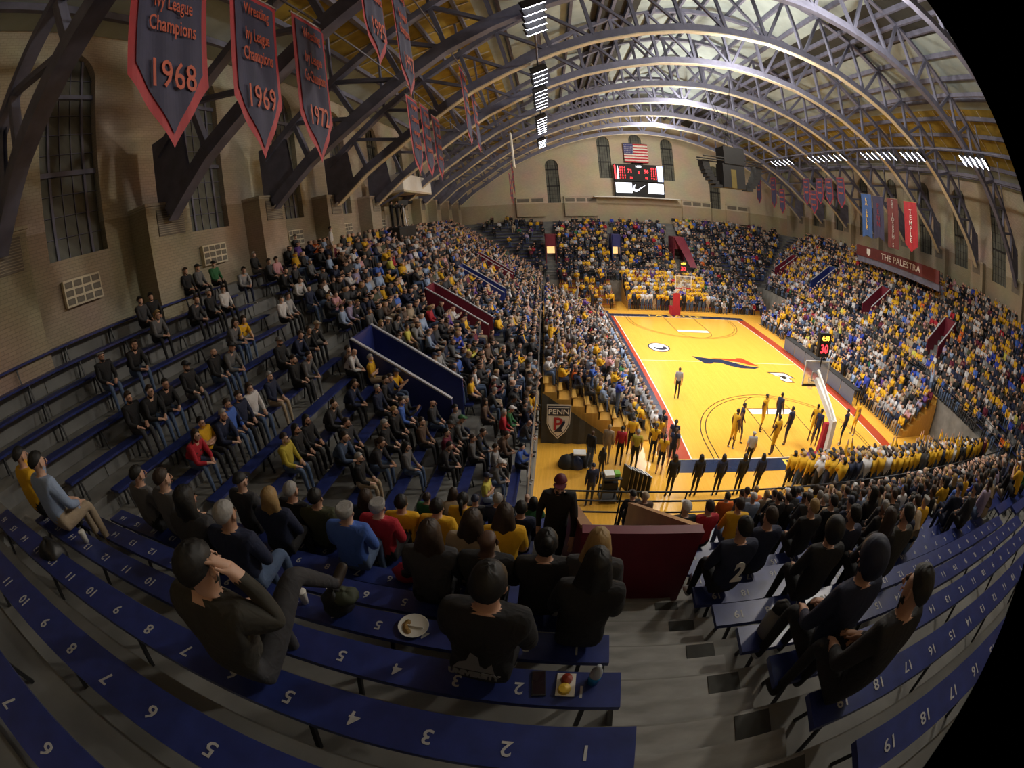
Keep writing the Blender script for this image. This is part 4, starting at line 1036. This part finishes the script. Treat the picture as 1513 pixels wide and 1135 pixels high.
def banner(x, yc, ztop, w, h, tip, face_, lines, lab, border=B_RED, field=B_NAVY, letter=B_ORANGE, stack=False, group='championship banners', lsize=None):
    x = math.copysign(20. if abs(x) > 19 else 18.2, x)
    e = empty('banner', (x, yc, ztop), PI/2 if face_ > 0 else -PI/2, lab, 'banner', group)   # local x to the reader's right, local -y faces the reader
    o = cloth(w, h, tip, border).build('border' if border is not field else 'cloth', border, e, smooth=True)
    fo_ = o
    if border is not field: fo_ = cloth(w, h, tip, field, .13*w/1.7, zoff=-.02).build('field', field, e, smooth=True)
    MB().tube([(-w/2-.05, 0, .02), (w/2+.05, 0, .02)], .03, 6).build('rod', CHROME, e)
    zup = 16.95 if abs(x) > 19 else 18.75
    if True:
        for s in (-1, 1): MB().tube([(s*w*.45, 0, .02), (s*w*.45, 0, zup-ztop)], .008, 4).build('cord', DARK, e)
    for t_, z, sz in lines:
        text(t_, sz, letter, fo_, frame((0, -.062, z), (1, 0, 0), (0, 0, 1)), 'lettering', .004, .004, min(.9, .68*w/(max(1, len(t_))*sz*.56)) if not stack else 1.2)
def champ(h): return lambda yr, co='Champions': [('Wrestling', -h*.17, .42), ('Ivy League', -h*.42, .44), (co, -h*.61, .44), (yr, -h*.98, .72)]
banner(-20, -27.6, 16.6, 1.75, 2.6, 1.15, 1, champ(2.6)('1968'), 'red bordered navy banner dated nineteen sixty-eight, beside the first window')
banner(-20, -25.25, 16.55, 1.6, 2.6, 1.2, 1, champ(2.6)('1969'), 'red bordered navy banner dated nineteen sixty-nine, between two larger banners')
banner(-20, -22.95, 16.75, 1.6, 2.85, 1.1, 1, champ(2.85)('1972', 'Co-Champions'), 'red bordered navy banner dated nineteen seventy-two, Co-Champions')
banner(-18.4, -23.2, 18.4, 1.5, 2.7, .9, 1, champ(2.7)('1995'), 'red bordered navy banner dated nineteen ninety-five, upper row')
banner(-18.2, -21.0, 18.4, 1.4, 2.9, 1.0, 1, champ(2.9)('1997'), 'red bordered navy banner dated nineteen ninety-seven, upper row')
for x, z, yb_ in ((-20, 16.97, -28.35), (-18.2, 18.77, -28.35), (18.2, 18.77, -9.45)):
    o = MB().tube([(x, yb_, z), (x, 28.35, z)], .035, 6).build('banner_pipe', STEEL); tag(o, 'thin pipe between arches carrying the %s' % ('lower row of left banners' if x == -20 else 'upper row of left banners' if x < 0 else 'right banners'), 'pipe')
for k_, (x, y, z, hh) in enumerate(((-20, -14.4, 16.5, 2.6), (-20, -12.4, 16.6, 2.7), (-20, -10.3, 16.45, 2.5), (-18, -11.1, 18.6, 3.2), (-18, -8.1, 18.6, 3.2), (-18.5, 13.5, 15.4, 2.2), (-18.5, 16, 15.0, 2.2), (-17, 19, 17, 2.6), (-17, 21, 16.7, 2.6))):
    banner(x, y, z, 1.6, hh, .9, 1, [('Ivy League', -.4, .36), ('Champions', -1.0, .36), ('Ivy League', -1.6, .36), ('Champions', -2.2, .36)], 'distant navy and orange banner hanging along the left stand, %s towards the far wall' % ORD[k_])
for k_, (y, z, hh) in enumerate(((28.3, 17.6, 2.9), (23.6, 17.6, 3.4), (21.2, 16.0, 2.5), (14.6, 17.3, 2.4), (11.5, 17.3, 2.2), (9.4, 17.3, 2.2), (13.0, 15.9, 2.0), (7.0, 17.4, 2.5))):
    banner(18, y, z, 1.5, hh, .7, -1, [('Champions', -.4, .34), ('Champions', -1.0, .34), ('Champions', -1.6, .34)], 'distant navy and red banner hanging along the right stand, %s from the far wall' % ORD[k_], border=B_DRED)
def stacked(t_, ztop, step, sz): return [(c_, -ztop-step*i, sz) for i, c_ in enumerate(t_) if c_ != ' ']
banner(17.4, 2.3, 15.9, 1.8, 3.9, -.25, -1, stacked('LA SALLE', .55, .38, .5), 'blue banner with gold letters LA SALLE', B_BLUE, B_BLUE, GOLDL, True, 'college banners')
banner(17.6, .3, 15.8, 1.8, 3.7, -.3, -1, stacked('PENN', .9, .55, .6), 'navy banner with dark red letters PENN', B_NAVY, B_NAVY, B_DRED, True, 'college banners')
banner(17.6, -2.1, 15.75, 1.8, 4.3, 0, -1, stacked("ST JOSEPH'S", .35, .37, .5), "brown maroon banner with grey letters ST JOSEPH'S", B_MAR, B_MAR, B_GREY, True, 'college banners')
banner(17.3, -4.9, 15.7, 2.0, 3.5, .6, -1, stacked('TEMPLE', .85, .46, .55), 'cherry red banner with white letters TEMPLE', B_TRED, B_TRED, WHITEL, True, 'college banners')
e = empty('sign', (-17.0, 2.6, 15.0), PI/2, 'narrow cream panel hanging beyond the navy banners', 'sign'); MB().box(-.7, .7, -.05, .05, -.2, 2.6).build('panel', B_CREAM, e); MB().tube([(0, 0, 2.6), (0, 0, 5.5)], .01, 4).build('cord', DARK, e)
e = empty('wall_sign', (22.6, 3.0, 9.75), -PI/2, 'maroon parapet sign reading THE PALESTRA with a shield', 'sign'); MB().box(-6, 9, -.08, .08, 0, 1.15).build('panel', B_MAR, e); MB().box(-6, 9, .05, .5, -.6, 0).build('support', STEEL, e)
text('THE PALESTRA', .85, WHITEL, e, frame((2.4, -.09, .55), (1, 0, 0), (0, 0, 1)), 'lettering', .01, .005, 1.25)
MB().poly([(-3.9, -.1, .95), (-3.9, -.1, .45), (-3.55, -.1, .15), (-3.2, -.1, .45), (-3.2, -.1, .95)]).build('shield', WHITEL, e)
# ------------------------------------------------------------------ floodlight rows
LAMPG = mat('lamp_lens', (.9, .9, 1.), .4, emit=(.86, .88, 1.), estr=9.)
hous = MB(); hous.box(-.42, .42, -.24, .24, 0, .26); stemm = MB().tube([(0, 0, .1), (0, 0, .66)], .03, 6).mesh('stem'); stemm.materials.append(DARK); hous = hous.mesh('housing'); hous.materials.append(DARK)
lens = MB().box(-.4, .4, -.22, .22, -.03, -.002).mesh('lens'); lens.materials.append(LAMPG)
FY = list(np.linspace(-18, -15.4, 5))+list(np.linspace(-10.2, -7.9, 4))+list(np.linspace(-6.3, -2, 6))+list(np.linspace(1.6, 7.8, 7))+list(np.linspace(12.4, 16.6, 5))
for sx in (-1, 1):
    for k_, y in enumerate(FY):
        o = empty('floodlight', (sx*14.45, float(y), 18.55), 0, 'glowing white floodlight on the %s row over the stand, %s from the near end' % ('left' if sx < 0 else 'right', (ORD+['nineteenth', 'twentieth']+['twenty-'+w_ for w_ in ORD[:8]])[k_]), 'floodlight', 'floodlight rows'); hs = link('housing', hous, None, o, rot=(.5, sx*.35, 0)); link('lens', lens, None, hs); link('stem', stemm, None, o)
    o = MB().tube([(sx*14.45, -20, 19.2), (sx*14.45, 20, 19.2)], .05, 6).build('light_rail', STEEL); tag(o, 'steel pipe carrying the %s row of floodlights' % ('left' if sx < 0 else 'right'), 'pipe')
    for y in (-15.75, -9.45, -3.15, 3.15, 9.45, 15.75): MB().tube([(0, 0, 0), (0, 0, .5)], .03, 6).build('hanger', STEEL, o, loc=(sx*14.45, y, 19.2))
e = empty('wall_lamp', (-26.3, -8.2, 16.9), 0, 'small lit lamp on a bracket from the left wall', 'lamp'); MB().tube([(-1.1, 0, .2), (0, 0, .2)], .03, 6).build('arm', DARK, e); MB().lathe([(0, .22), (.14, .18), (.26, 0), (.25, 0)], 14).build('shade', STEEL, e); MB().lathe([(0, -.06), (.14, -.03), (.2, .02)], 14).build('bulb', LAMPG, e)
# ------------------------------------------------------------------ scoreboard, flag, shelf, loudspeakers
LEDR = mat('red_led', (.3, .01, .01), .5, emit=(1, .03, .04), estr=2.2); LEDW = mat('white_led', (.8, .8, .9), .5, emit=(.85, .88, 1), estr=2.0); LEDB = mat('pale_blue_screen', (.5, .6, .9), .5, emit=(.5, .62, 1), estr=1.3); LEDO = mat('amber_led', (.5, .3, .02), .5, emit=(1, .55, .05), estr=2.5)
e = empty('scoreboard', (0, 33.4, 0), 0, 'black scoreboard with red digits and lit advertising panels on the far wall', 'scoreboard')
MB().box(-3.85, 3.95, 0, .5, 15.85, 18.4).build('display_panel', DARK, e); MB().box(-3.85, 3.95, 0, .5, 13.5, 15.75).build('lower_panel', DARK, e)
def sc(t_, x, z, sz, m, sx=1.): text(t_, sz, m, e, frame((x, -.03, z), (1, 0, 0), (0, 0, 1)), 'digits', .01, .01, sx)
for i in range(5):
    for x in (-2.85, -2.5, -2.15, 2.05, 2.4, 2.75): sc(str((i*3+int(x*7)) % 9+1), x, 17.85-.38*i, .36, LEDR)
sc('71', -1.35, 17.35, .75, LEDR); sc('56', 1.2, 17.35, .75, LEDR); sc('2', 0, 17.2, .5, LEDR); sc('31', -1.2, 16.35, .42, LEDR); sc('52', 1.2, 16.35, .42, LEDR); sc('14:50', 0, 18.05, .42, LEDW)
MB().box(2.98, 3.85, -.03, 0, 15.95, 18.3).build('side_screen', LEDB, e); MB().poly([(-3.45, -.03, 16.1), (-3.1, -.03, 16.1), (-3.12, -.03, 17.3), (-3.22, -.03, 18.2), (-3.36, -.03, 17.3)]).build('bottle_screen', LEDW, e); MB().box(-3.75, -3.55, -.03, 0, 16.1, 18.2).build('side_strip', LEDR, e)
MB().box(-3.7, -1.2, -.03, 0, 14.1, 15.6).build('advert_screen', LEDW, e); MB().box(1.35, 3.8, -.03, 0, 14.1, 15.6).build('advert_screen', LEDW, e)
MB().poly([(1.0, -.03, 15.35), (-.45, -.03, 14.55), (-.8, -.03, 14.55), (-.82, -.03, 14.95), (-.62, -.03, 15.4), (-.95, -.03, 15.1), (-1.05, -.03, 14.6), (-.85, -.03, 14.3), (-.45, -.03, 14.3)]).build('swoosh', LEDW, e)
o = MB().box(-7.2, 6.2, 32.6, 34.6, 13.35, 13.5).build('shelf', WHITEP); tag(o, 'long cream shelf under the scoreboard on the far wall', 'shelf')
e = empty('flag', (0, 33.9, 0), 0, 'flag of red and white stripes with a starred blue canton above the scoreboard', 'flag')
F_R = mat('flag_red', (.55, .03, .05), .7); F_W = mat('flag_white', (.85, .8, .75), .7); F_B = mat('flag_blue', (.04, .05, .2), .7)
for i in range(13):
    h_ = MB(); z1 = 21.6-.22*i
    for k_ in range(10):
        x0, x1 = -1.9+.38*k_, -1.9+.38*(k_+1); f_ = lambda x: .05*math.sin(x*4)
        h_.quad((x0, f_(x0), z1-.22), (x1, f_(x1), z1-.22), (x1, f_(x1), z1), (x0, f_(x0), z1))
    h_.build('stripe', F_R if i % 2 == 0 else F_W, e)
cn_ = MB().box(-1.9, -.4, -.09, -.07, 20.06, 21.6).build('canton', F_B, e)
star = MB(); star.poly([(.08*(1 if k_ % 2 == 0 else .4)*math.sin(PI*k_/5), 0, .08*(1 if k_ % 2 == 0 else .4)*math.cos(PI*k_/5)) for k_ in range(10)][::-1]); star = star.mesh('star'); star.materials.append(F_W)
for i in range(5):
    for k_ in range(6): link('star', star, None, cn_, loc=(-1.77+.25*k_, -.1, 20.22+.3*i))
o = MB().tube([(-2, 33.95, 21.65), (2, 33.95, 21.65)], .03, 6).tube([(-1.6, 33.95, 21.65), (-1.6, 34.57, 21.75)], .02, 6).tube([(1.6, 33.95, 21.65), (1.6, 34.57, 21.75)], .02, 6).build('flag_pole', CHROME, e, loc=(0, -33.9, 0))
e = empty('loudspeaker_cluster', (.05, 0, 0), 0, 'black loudspeaker cluster with two curved line arrays hanging over midcourt', 'loudspeakers')
MB().box(-.9, .95, -.8, .8, 15.3, 16.6).build('top_cabinet', DARK, e); MB().box(-1.05, .9, -.7, .7, 13.5, 15.3).build('main_cabinet', DARK, e); MB().box(-.35, .1, -.72, -.7, 13.5, 14.9).build('yellow_horn', mat('horn_brown', (.12, .09, .02), .5), e)
for z in (15.5, 15.7):
    for y in (-.7, .7): MB().tube([(-2.7, y, z), (2.7, y, z)], .06, 6).build('frame_tube', BLACK, e)
for sx in (-1, 1):
    for i in range(8):
        t_ = i/7; ubox('array_box', DARK, (sx*(2.4-1.0*t_*t_), 0, 15.3-1.75*t_), (.6, 1.0, .24), e)
for sx in (-.5, 0, .5): MB().tube([(sx, 0, 16.5), (sx*.3, math.copysign(3.15, sx) if sx else 3.15, 22.3)], .025, 5).build('cable', BLACK, e)
# ------------------------------------------------------------------ baskets, shot clocks, scorer table
PADR = mat('red_pad', (.45, .015, .04), .5); BBG = mat('backboard_glass', (.75, .8, .85), .08, var=.02, trans=.9); RIM = mat('rim_orange', (.6, .12, .02), .4)
NET = mat('net_white', (.7, .7, .7), .7)
for sy, lab in ((-1, 'near basket with glass backboard, white arm and red pads'), (1, 'far basket with glass backboard in front of the yellow shirts')):
    e = empty('basket', (0, 0, 0), 0, lab, 'basket', 'baskets'); yb = sy*13.11; z0, z1 = 2.9*ZS, 3.97*ZS
    MB().box(-.88, .88, yb-.015, yb+.015, z0+.04, z1-.04).build('backboard', BBG, e)
    h_ = MB()
    for a, b in (((-.915, z0), (.915, z0)), ((-.915, z1), (.915, z1)), ((-.915, z0), (-.915, z1)), ((.915, z0), (.915, z1)), ((-.3, 3.1*ZS), (.3, 3.1*ZS)), ((-.3, 3.5*ZS), (.3, 3.5*ZS)), ((-.3, 3.1*ZS), (-.3, 3.5*ZS)), ((.3, 3.1*ZS), (.3, 3.5*ZS))): h_.beam((a[0], yb-sy*.02, a[1]), (b[0], yb-sy*.02, b[1]), .06, .06)
    h_.build('board_frame', WHITEP, e); MB().beam((-.92, yb, z0), (.92, yb, z0), .1, .12).build('edge_pad', PADR if sy > 0 else BLACK, e)
    MB().tube([(.23*math.cos(2*PI*k_/20), yb-sy*.38+.23*math.sin(2*PI*k_/20), 3.05*ZS) for k_ in range(21)], .012, 6).build('rim', RIM, e)
    h_ = MB()
    for k_ in range(12):
        a = 2*PI*k_/12
        for d in (1, -1): h_.tube([(.23*math.cos(a), yb-sy*.38+.23*math.sin(a), 3.05*ZS), (.13*math.cos(a+d*.8), yb-sy*.38+.13*math.sin(a+d*.8), 2.6*ZS)], .006, 4)
    h_.build('net', NET, e)
    MB().beam((0, yb+sy*.1, 3.2*ZS), (0, sy*15.6, 2.2*ZS), .22, .3).build('arm', WHITEP, e); MB().beam((0, yb+sy*.1, 3.6*ZS), (0, sy*15.9, 2.3*ZS), .12, .14).build('arm', WHITEP, e)
    MB().beam((0, sy*15.7, 2.3*ZS), (0, sy*15.9, .4), .3, .3).build('mast', WHITEP, e)
    MB().box(-.55, .55, min(sy*15.35, sy*16.4), max(sy*15.35, sy*16.4), 0, .9).build('base', PADR, e); wall_prism(MB(), (-.4, sy*15.45), (.4, sy*15.45), .9, 2.5, .9, 2.5, .25).build('mast_pad', PADR, e)
    c_ = empty('shot_clock', (0, sy*13.35, z1+.55), 0, 'shot clock above the %s backboard showing red and amber digits' % ('near' if sy < 0 else 'far'), 'clock', 'shot clocks')
    MB().box(-.42, .42, -.12, .12, -.2, 1.0).build('housing', BLACK, c_); MB().tube([(0, 0, -.2), (0, 0, -.75)], .04, 6).build('post', BLACK, c_)
    for s_ in (-1, 1):
        text('30', .62, LEDR, c_, frame((0, s_*.125, .2), (-s_, 0, 0), (0, 0, 1)), 'digits', .005, .01); text('4:50', .34, LEDO, c_, frame((0, s_*.125, .75), (-s_, 0, 0), (0, 0, 1)), 'digits', .005, .01)
TBL = mat('table_screen', (.05, .06, .08), .3, emit=(.25, .3, .4), estr=.12)
for i in range(6):
    y0 = 4.1-2.05*i; e = empty('scorer_table', (8.95, y0-1, 0), 0, 'dark courtside table with a dim screen front, %s along the right sideline' % ORD[i], 'table', 'courtside tables')
    MB().box(-.35, .4, -1, 1, 1.1, 1.18).build('top', DARK, e); MB().box(-.37, -.33, -.98, .98, .1, 1.12).build('screen', TBL, e)
    for yy in (-.9, .9): MB().box(.3, .36, yy-.03, yy+.03, 0, 1.1).build('leg', BLACK, e)
for i in range(12):
    y0 = 13-2.1*i; e = empty('press_table', (-8.75+.0, y0-1, 0), 0, 'narrow blue draped press table, %s along the left sideline' % ORD[i], 'table', 'press tables'); MB().box(-.22, .2, -1.02, 1.02, .86, .9).build('top', NAVYP, e); MB().box(.17, .2, -1.02, 1.02, .02, .86).build('drape', NAVYP, e)
# ------------------------------------------------------------------ tarp with shield, cart, equipment, camera platform
TARP = mat('grey_tarp', (.05, .05, .045), .7, bump=.3, scale=4)
e = empty('tarp', (0, -12.95, 0), 0, 'dark grey tarp with a shield emblem hung on the bleacher end', 'tarp')
h_ = MB()
for k_ in range(12):
    x0, x1 = -15.4+.32*k_, -15.4+.32*(k_+1); f_ = lambda x: -.06+.03*math.sin(x*9); zt_ = lambda x: max(.15, 2.75-(x+15.4)*.66); h_.quad((x0, f_(x0), .02), (x1, f_(x1), .02), (x1, f_(x1), zt_(x1)), (x0, f_(x0), zt_(x0)))
h_.build('sheet', TARP, e)
sh = [(-.62, .95), (.62, .95), (.6, -.1), (.4, -.55), (0, -.95), (-.4, -.55), (-.6, -.1)]
def shield(s_, y_, m, cx=-14.55, cz=1.25): MB().poly([(cx+s_*x, y_, cz+s_*1.02*z) for x, z in sh]).build('shield', m, e)
shield(.98, -.12, WHITEL); shield(.9, -.13, NAVYP); shield(.84, -.14, WHITEL)
MB().box(-15.08, -14.02, -.16, -.15, 1.6, 2.02).build('shield_band', NAVYP, e); text('PENN', .36, WHITEL, e, frame((-14.55, -.165, 1.81), (1, 0, 0), (0, 0, 1)), 'lettering', .004, .006, 1.15)
text('P', .95, B_RED, e, frame((-14.58, -.16, 1.12), (1, 0, 0), (0, 0, 1)), 'shield_letter', .004, .02); MB().poly([(-14.75, -.165, .72), (-14.3, -.165, .72), (-14.38, -.165, .85), (-14.2, -.165, 1.25), (-14.25, -.165, 1.4), (-14.5, -.165, 1.0), (-14.65, -.165, .85)]).build('shield_stroke', NAVYP, e)
e = empty('equipment_cart', (-12.35, -17.6, 0), .1, 'black equipment cart with shelves and a monitor on top under the near rail', 'cart'); MB().box(-.4, .4, -.3, .3, 1.2, 1.26).box(-.4, .4, -.3, .3, .6, .65).box(-.4, .4, -.3, .3, .15, .2).build('shelf_frame', BLACK, e)
for x in (-.38, .38):
    for y in (-.28, .28): MB().box(x-.03, x+.03, y-.03, y+.03, .08, 1.25).build('post', BLACK, e)
MB().box(-.3, .1, -.2, .2, 1.27, 1.4).build('mixer', WHITEP, e); MB().box(.12, .34, -.15, .15, 1.27, 1.42).build('green_box', mat('green_plastic', (.2, .5, .05), .5), e); MB().box(-.3, .3, -.2, .2, .66, 1.0).build('case', DARK, e)
for i in range(6):
    c_ = empty('folding_chair', (-11.55+.16*i, -16.9-.12*i, 0), .5, 'black folding chair leaning in a packed row, %s from the cart' % ORD[i], 'chair', 'stacked folding chairs'); MB().box(-.04, .0, -.24, .24, .1, 1.25).build('panel', BLACK, c_); MB().tube([(0, -.25, 0), (.02, -.25, 1.25), (.02, .25, 1.25), (0, .25, 0)], .02, 6).build('frame', CHROME, c_)
e = empty('gear_pile', (-13.7, -14.9, 0), 0, 'heap of dark jackets with a white towel on the floor beside the tarp', 'clothes')
for k_, (x, y, r_, m) in enumerate(((0, 0, .5, DARK), (.45, .1, .42, DARK), (-.4, -.1, .4, DARK), (.1, -.2, .33, NAVYP))):
    MB().lathe([(r_, 0), (r_*1.05, .15), (r_*.8, .4), (r_*.3, .55), (0, .58)], 10).build('jacket', m, e, loc=(x, y, 0), smooth=True)
MB().box(-.1, .5, -.15, .3, .56, .64).build('towel', WHITEP, e)
e = empty('camera_platform', (-25.2, 2, 0), 0, 'cream television gantry box hung under the arches at the left wall', 'platform'); MB().box(-1.2, .5, -4, 4, 13.3, 13.45).build('deck', WALLF, e); MB().box(.42, .5, -4, 4, 13.45, 14.7).build('front_panel', WHITEP, e); MB().box(-1.2, .5, -4.05, -3.97, 13.45, 14.7).build('end_panel', WHITEP, e); MB().beam((-2.2, -3.9, 12.2), (.4, -3.9, 13.3), .12, .15).build('brace', STEEL, e)
e = empty('riser_deck', (-26.2, .3, 0), 0, 'dark raised deck for the camera crew at the top of the left stand', 'platform'); MB().box(-.8, .8, -2.2, 2.2, 10.5, 10.7).build('deck', DARK, e); MB().box(-.75, .75, -2.1, 2.1, 9.5, 10.5).build('skirt', BLACK, e)
for y, hr, lb in ((-1.2, 'black', 'behind the tripod'), (.0, 'brown', 'at the television camera'), (1.2, 'cap_black', 'wearing a cap')):
    stander(-26.1, y, -1.0, 'black', 'black', hr, 'photo', 'camera crew member in black %s on the left deck' % lb, z=10.7, group='camera crew')
e = empty('television_camera', (-25.75, .55, 10.7), -.9, 'black television camera on a tripod on the left deck', 'camera'); MB().box(-.15, .15, -.4, .4, 1.7, 2.1).build('body', BLACK, e); MB().tube([(0, .4, 1.9), (0, .8, 1.9)], .13, 10).build('lens', DARK, e)
for a in (0, 2.1, 4.2): MB().tube([(0, 0, 1.7), (.5*math.cos(a), .5*math.sin(a), 0)], .03, 6).build('leg', CHROME, e)
# ------------------------------------------------------------------ belongings on the near benches
def bn(r, x, dy=0.): return (x, -(CY_+off(r))+dy, bz(r)+.003)
PAPER = mat('paper_white', (.72, .7, .65), .6, var=.05)
def cup(loc, lab, tall=.17):
    e = empty('cup', loc, 0, lab, 'cup', 'paper cups'); cb_ = MB().lathe([(0, 0), (.034, 0), (.047, tall)], 16).build('body', PAPER, e, smooth=True); MB().lathe([(.049, tall), (.049, tall+.012), (.03, tall+.02), (0, tall+.02)], 16).build('lid', WHITEP, cb_)
cup(bn(-2, -17.35), 'white paper cup with lid beside the man in jeans'); cup(bn(-3, -14.9, .02), 'white paper cup on the bench end by the entrance aisle'); cup(bn(-1, -20.3), 'paper cup beside the man in the light blue shirt')
e = empty('paper_plate', bn(-2, -16.2), 0, 'white divided paper plate with leftover food on the bench', 'plate'); MB().lathe([(0, .004), (.10, .004), (.14, .03), (.145, .033), (.10, 0), (0, 0)], 24).build('plate', PAPER, e, smooth=True); MB().box(-.09, .09, -.006, .006, .005, .03).build('divider', PAPER, e)
h_ = MB()
for k_ in range(7): a = 2.6+.28*k_; h_.lathe([(.028, 0), (.026, .02), (0, .032)], 8, (.075*math.cos(a), .075*math.sin(a), .006))
tag(h_.build('food', mat('fried_food', (.34, .2, .06), .7), e, smooth=True), kind='stuff')
e = empty('phone', bn(-1, -15.02), .12, 'black phone lying on the bench beside the hooded sweatshirt', 'phone'); MB().box(-.05, .05, -.11, .11, 0, .014).build('case', BLACK, e); MB().box(-.045, .045, -.1, .1, .0145, .016).build('screen', mat('phone_glass', (.02, .01, .015), .1), e)
e = empty('snack_box', bn(-1, -14.82), 0, 'clear snack box with red and yellow food on the bench end', 'food box'); MB().box(-.07, .07, -.1, .1, 0, .012).build('tray', PAPER, e); MB().lathe([(.045, 0), (.04, .04), (0, .06)], 10, (0, .04, .012)).build('red_food', mat('sauce_red', (.3, .04, .02), .4), e); MB().lathe([(.05, 0), (.045, .03), (0, .045)], 10, (-.01, -.045, .012)).build('yellow_food', mat('cheese_yellow', (.75, .5, .05), .5), e)
e = empty('drink_bottle', bn(-1, -14.62, .04), 0, 'clear bottle of bright blue drink on the bench end', 'bottle'); MB().lathe([(0, 0), (.045, 0), (.048, .09), (.045, .1), (0, .1)], 14).build('drink', mat('blue_drink', (.01, .22, .5), .2), e, smooth=True); MB().lathe([(.046, .1), (.045, .16), (.02, .2), (.02, .23), (0, .23)], 14).build('bottle_top', mat('clear_plastic', (.35, .38, .42), .15), e, smooth=True)
def lump(name, loc, parts, lab, cat, rz=0):
    e = empty(name, loc, rz, lab, cat)
    for nm_, m, c, s_ in parts:
        h_ = shell(lambda t, p: (s_[0]*math.sin(p)*math.cos(t)*(1+.12*math.sin(5*t+3*p)), s_[1]*math.sin(p)*math.sin(t)*(1+.1*math.sin(4*t-2*p)), s_[2]*math.cos(p)*(1+.1*math.sin(3*t)) + s_[2]*.93), 18, 10); h_.build(nm_, m, e, loc=c, smooth=True)
    return e
CR = mat('crimson_nylon', (.28, .01, .025), .45); OL = mat('olive_canvas', (.05, .06, .035), .7); PK = mat('grey_canvas', (.2, .2, .2), .7)
lump('bag', bn(-4, -16.75), (('body', CR, (0, 0, 0), (.2, .14, .13)), ('flap', DARK, (.03, -.03, .12), (.12, .1, .07))), 'crimson bag with a black flap on the bench by the blue shirt', 'bag')
lump('backpack', bn(-2, -16.95), (('body', DARK, (0, 0, 0), (.16, .14, .17)), ('jacket', OL, (.1, .02, .2), (.13, .12, .07))), 'dark backpack with an olive jacket draped on top', 'backpack')
lump('coat', bn(0, -19.95), (('body', BLACK, (0, .05, -.3), (.24, .17, .24)), ('sleeve', BLACK, (.1, .12, -.5), (.1, .1, .16))), 'black coat bundled over the bench edge behind the light blue shirt', 'coat')
lump('rucksack', bn(-2, -12.72), (('body', PK, (0, 0, -.1), (.13, .13, .24)), ('hood', DARK, (0, .02, .28), (.1, .08, .08))), 'grey rucksack leaning on the bench by the entrance steps', 'backpack')
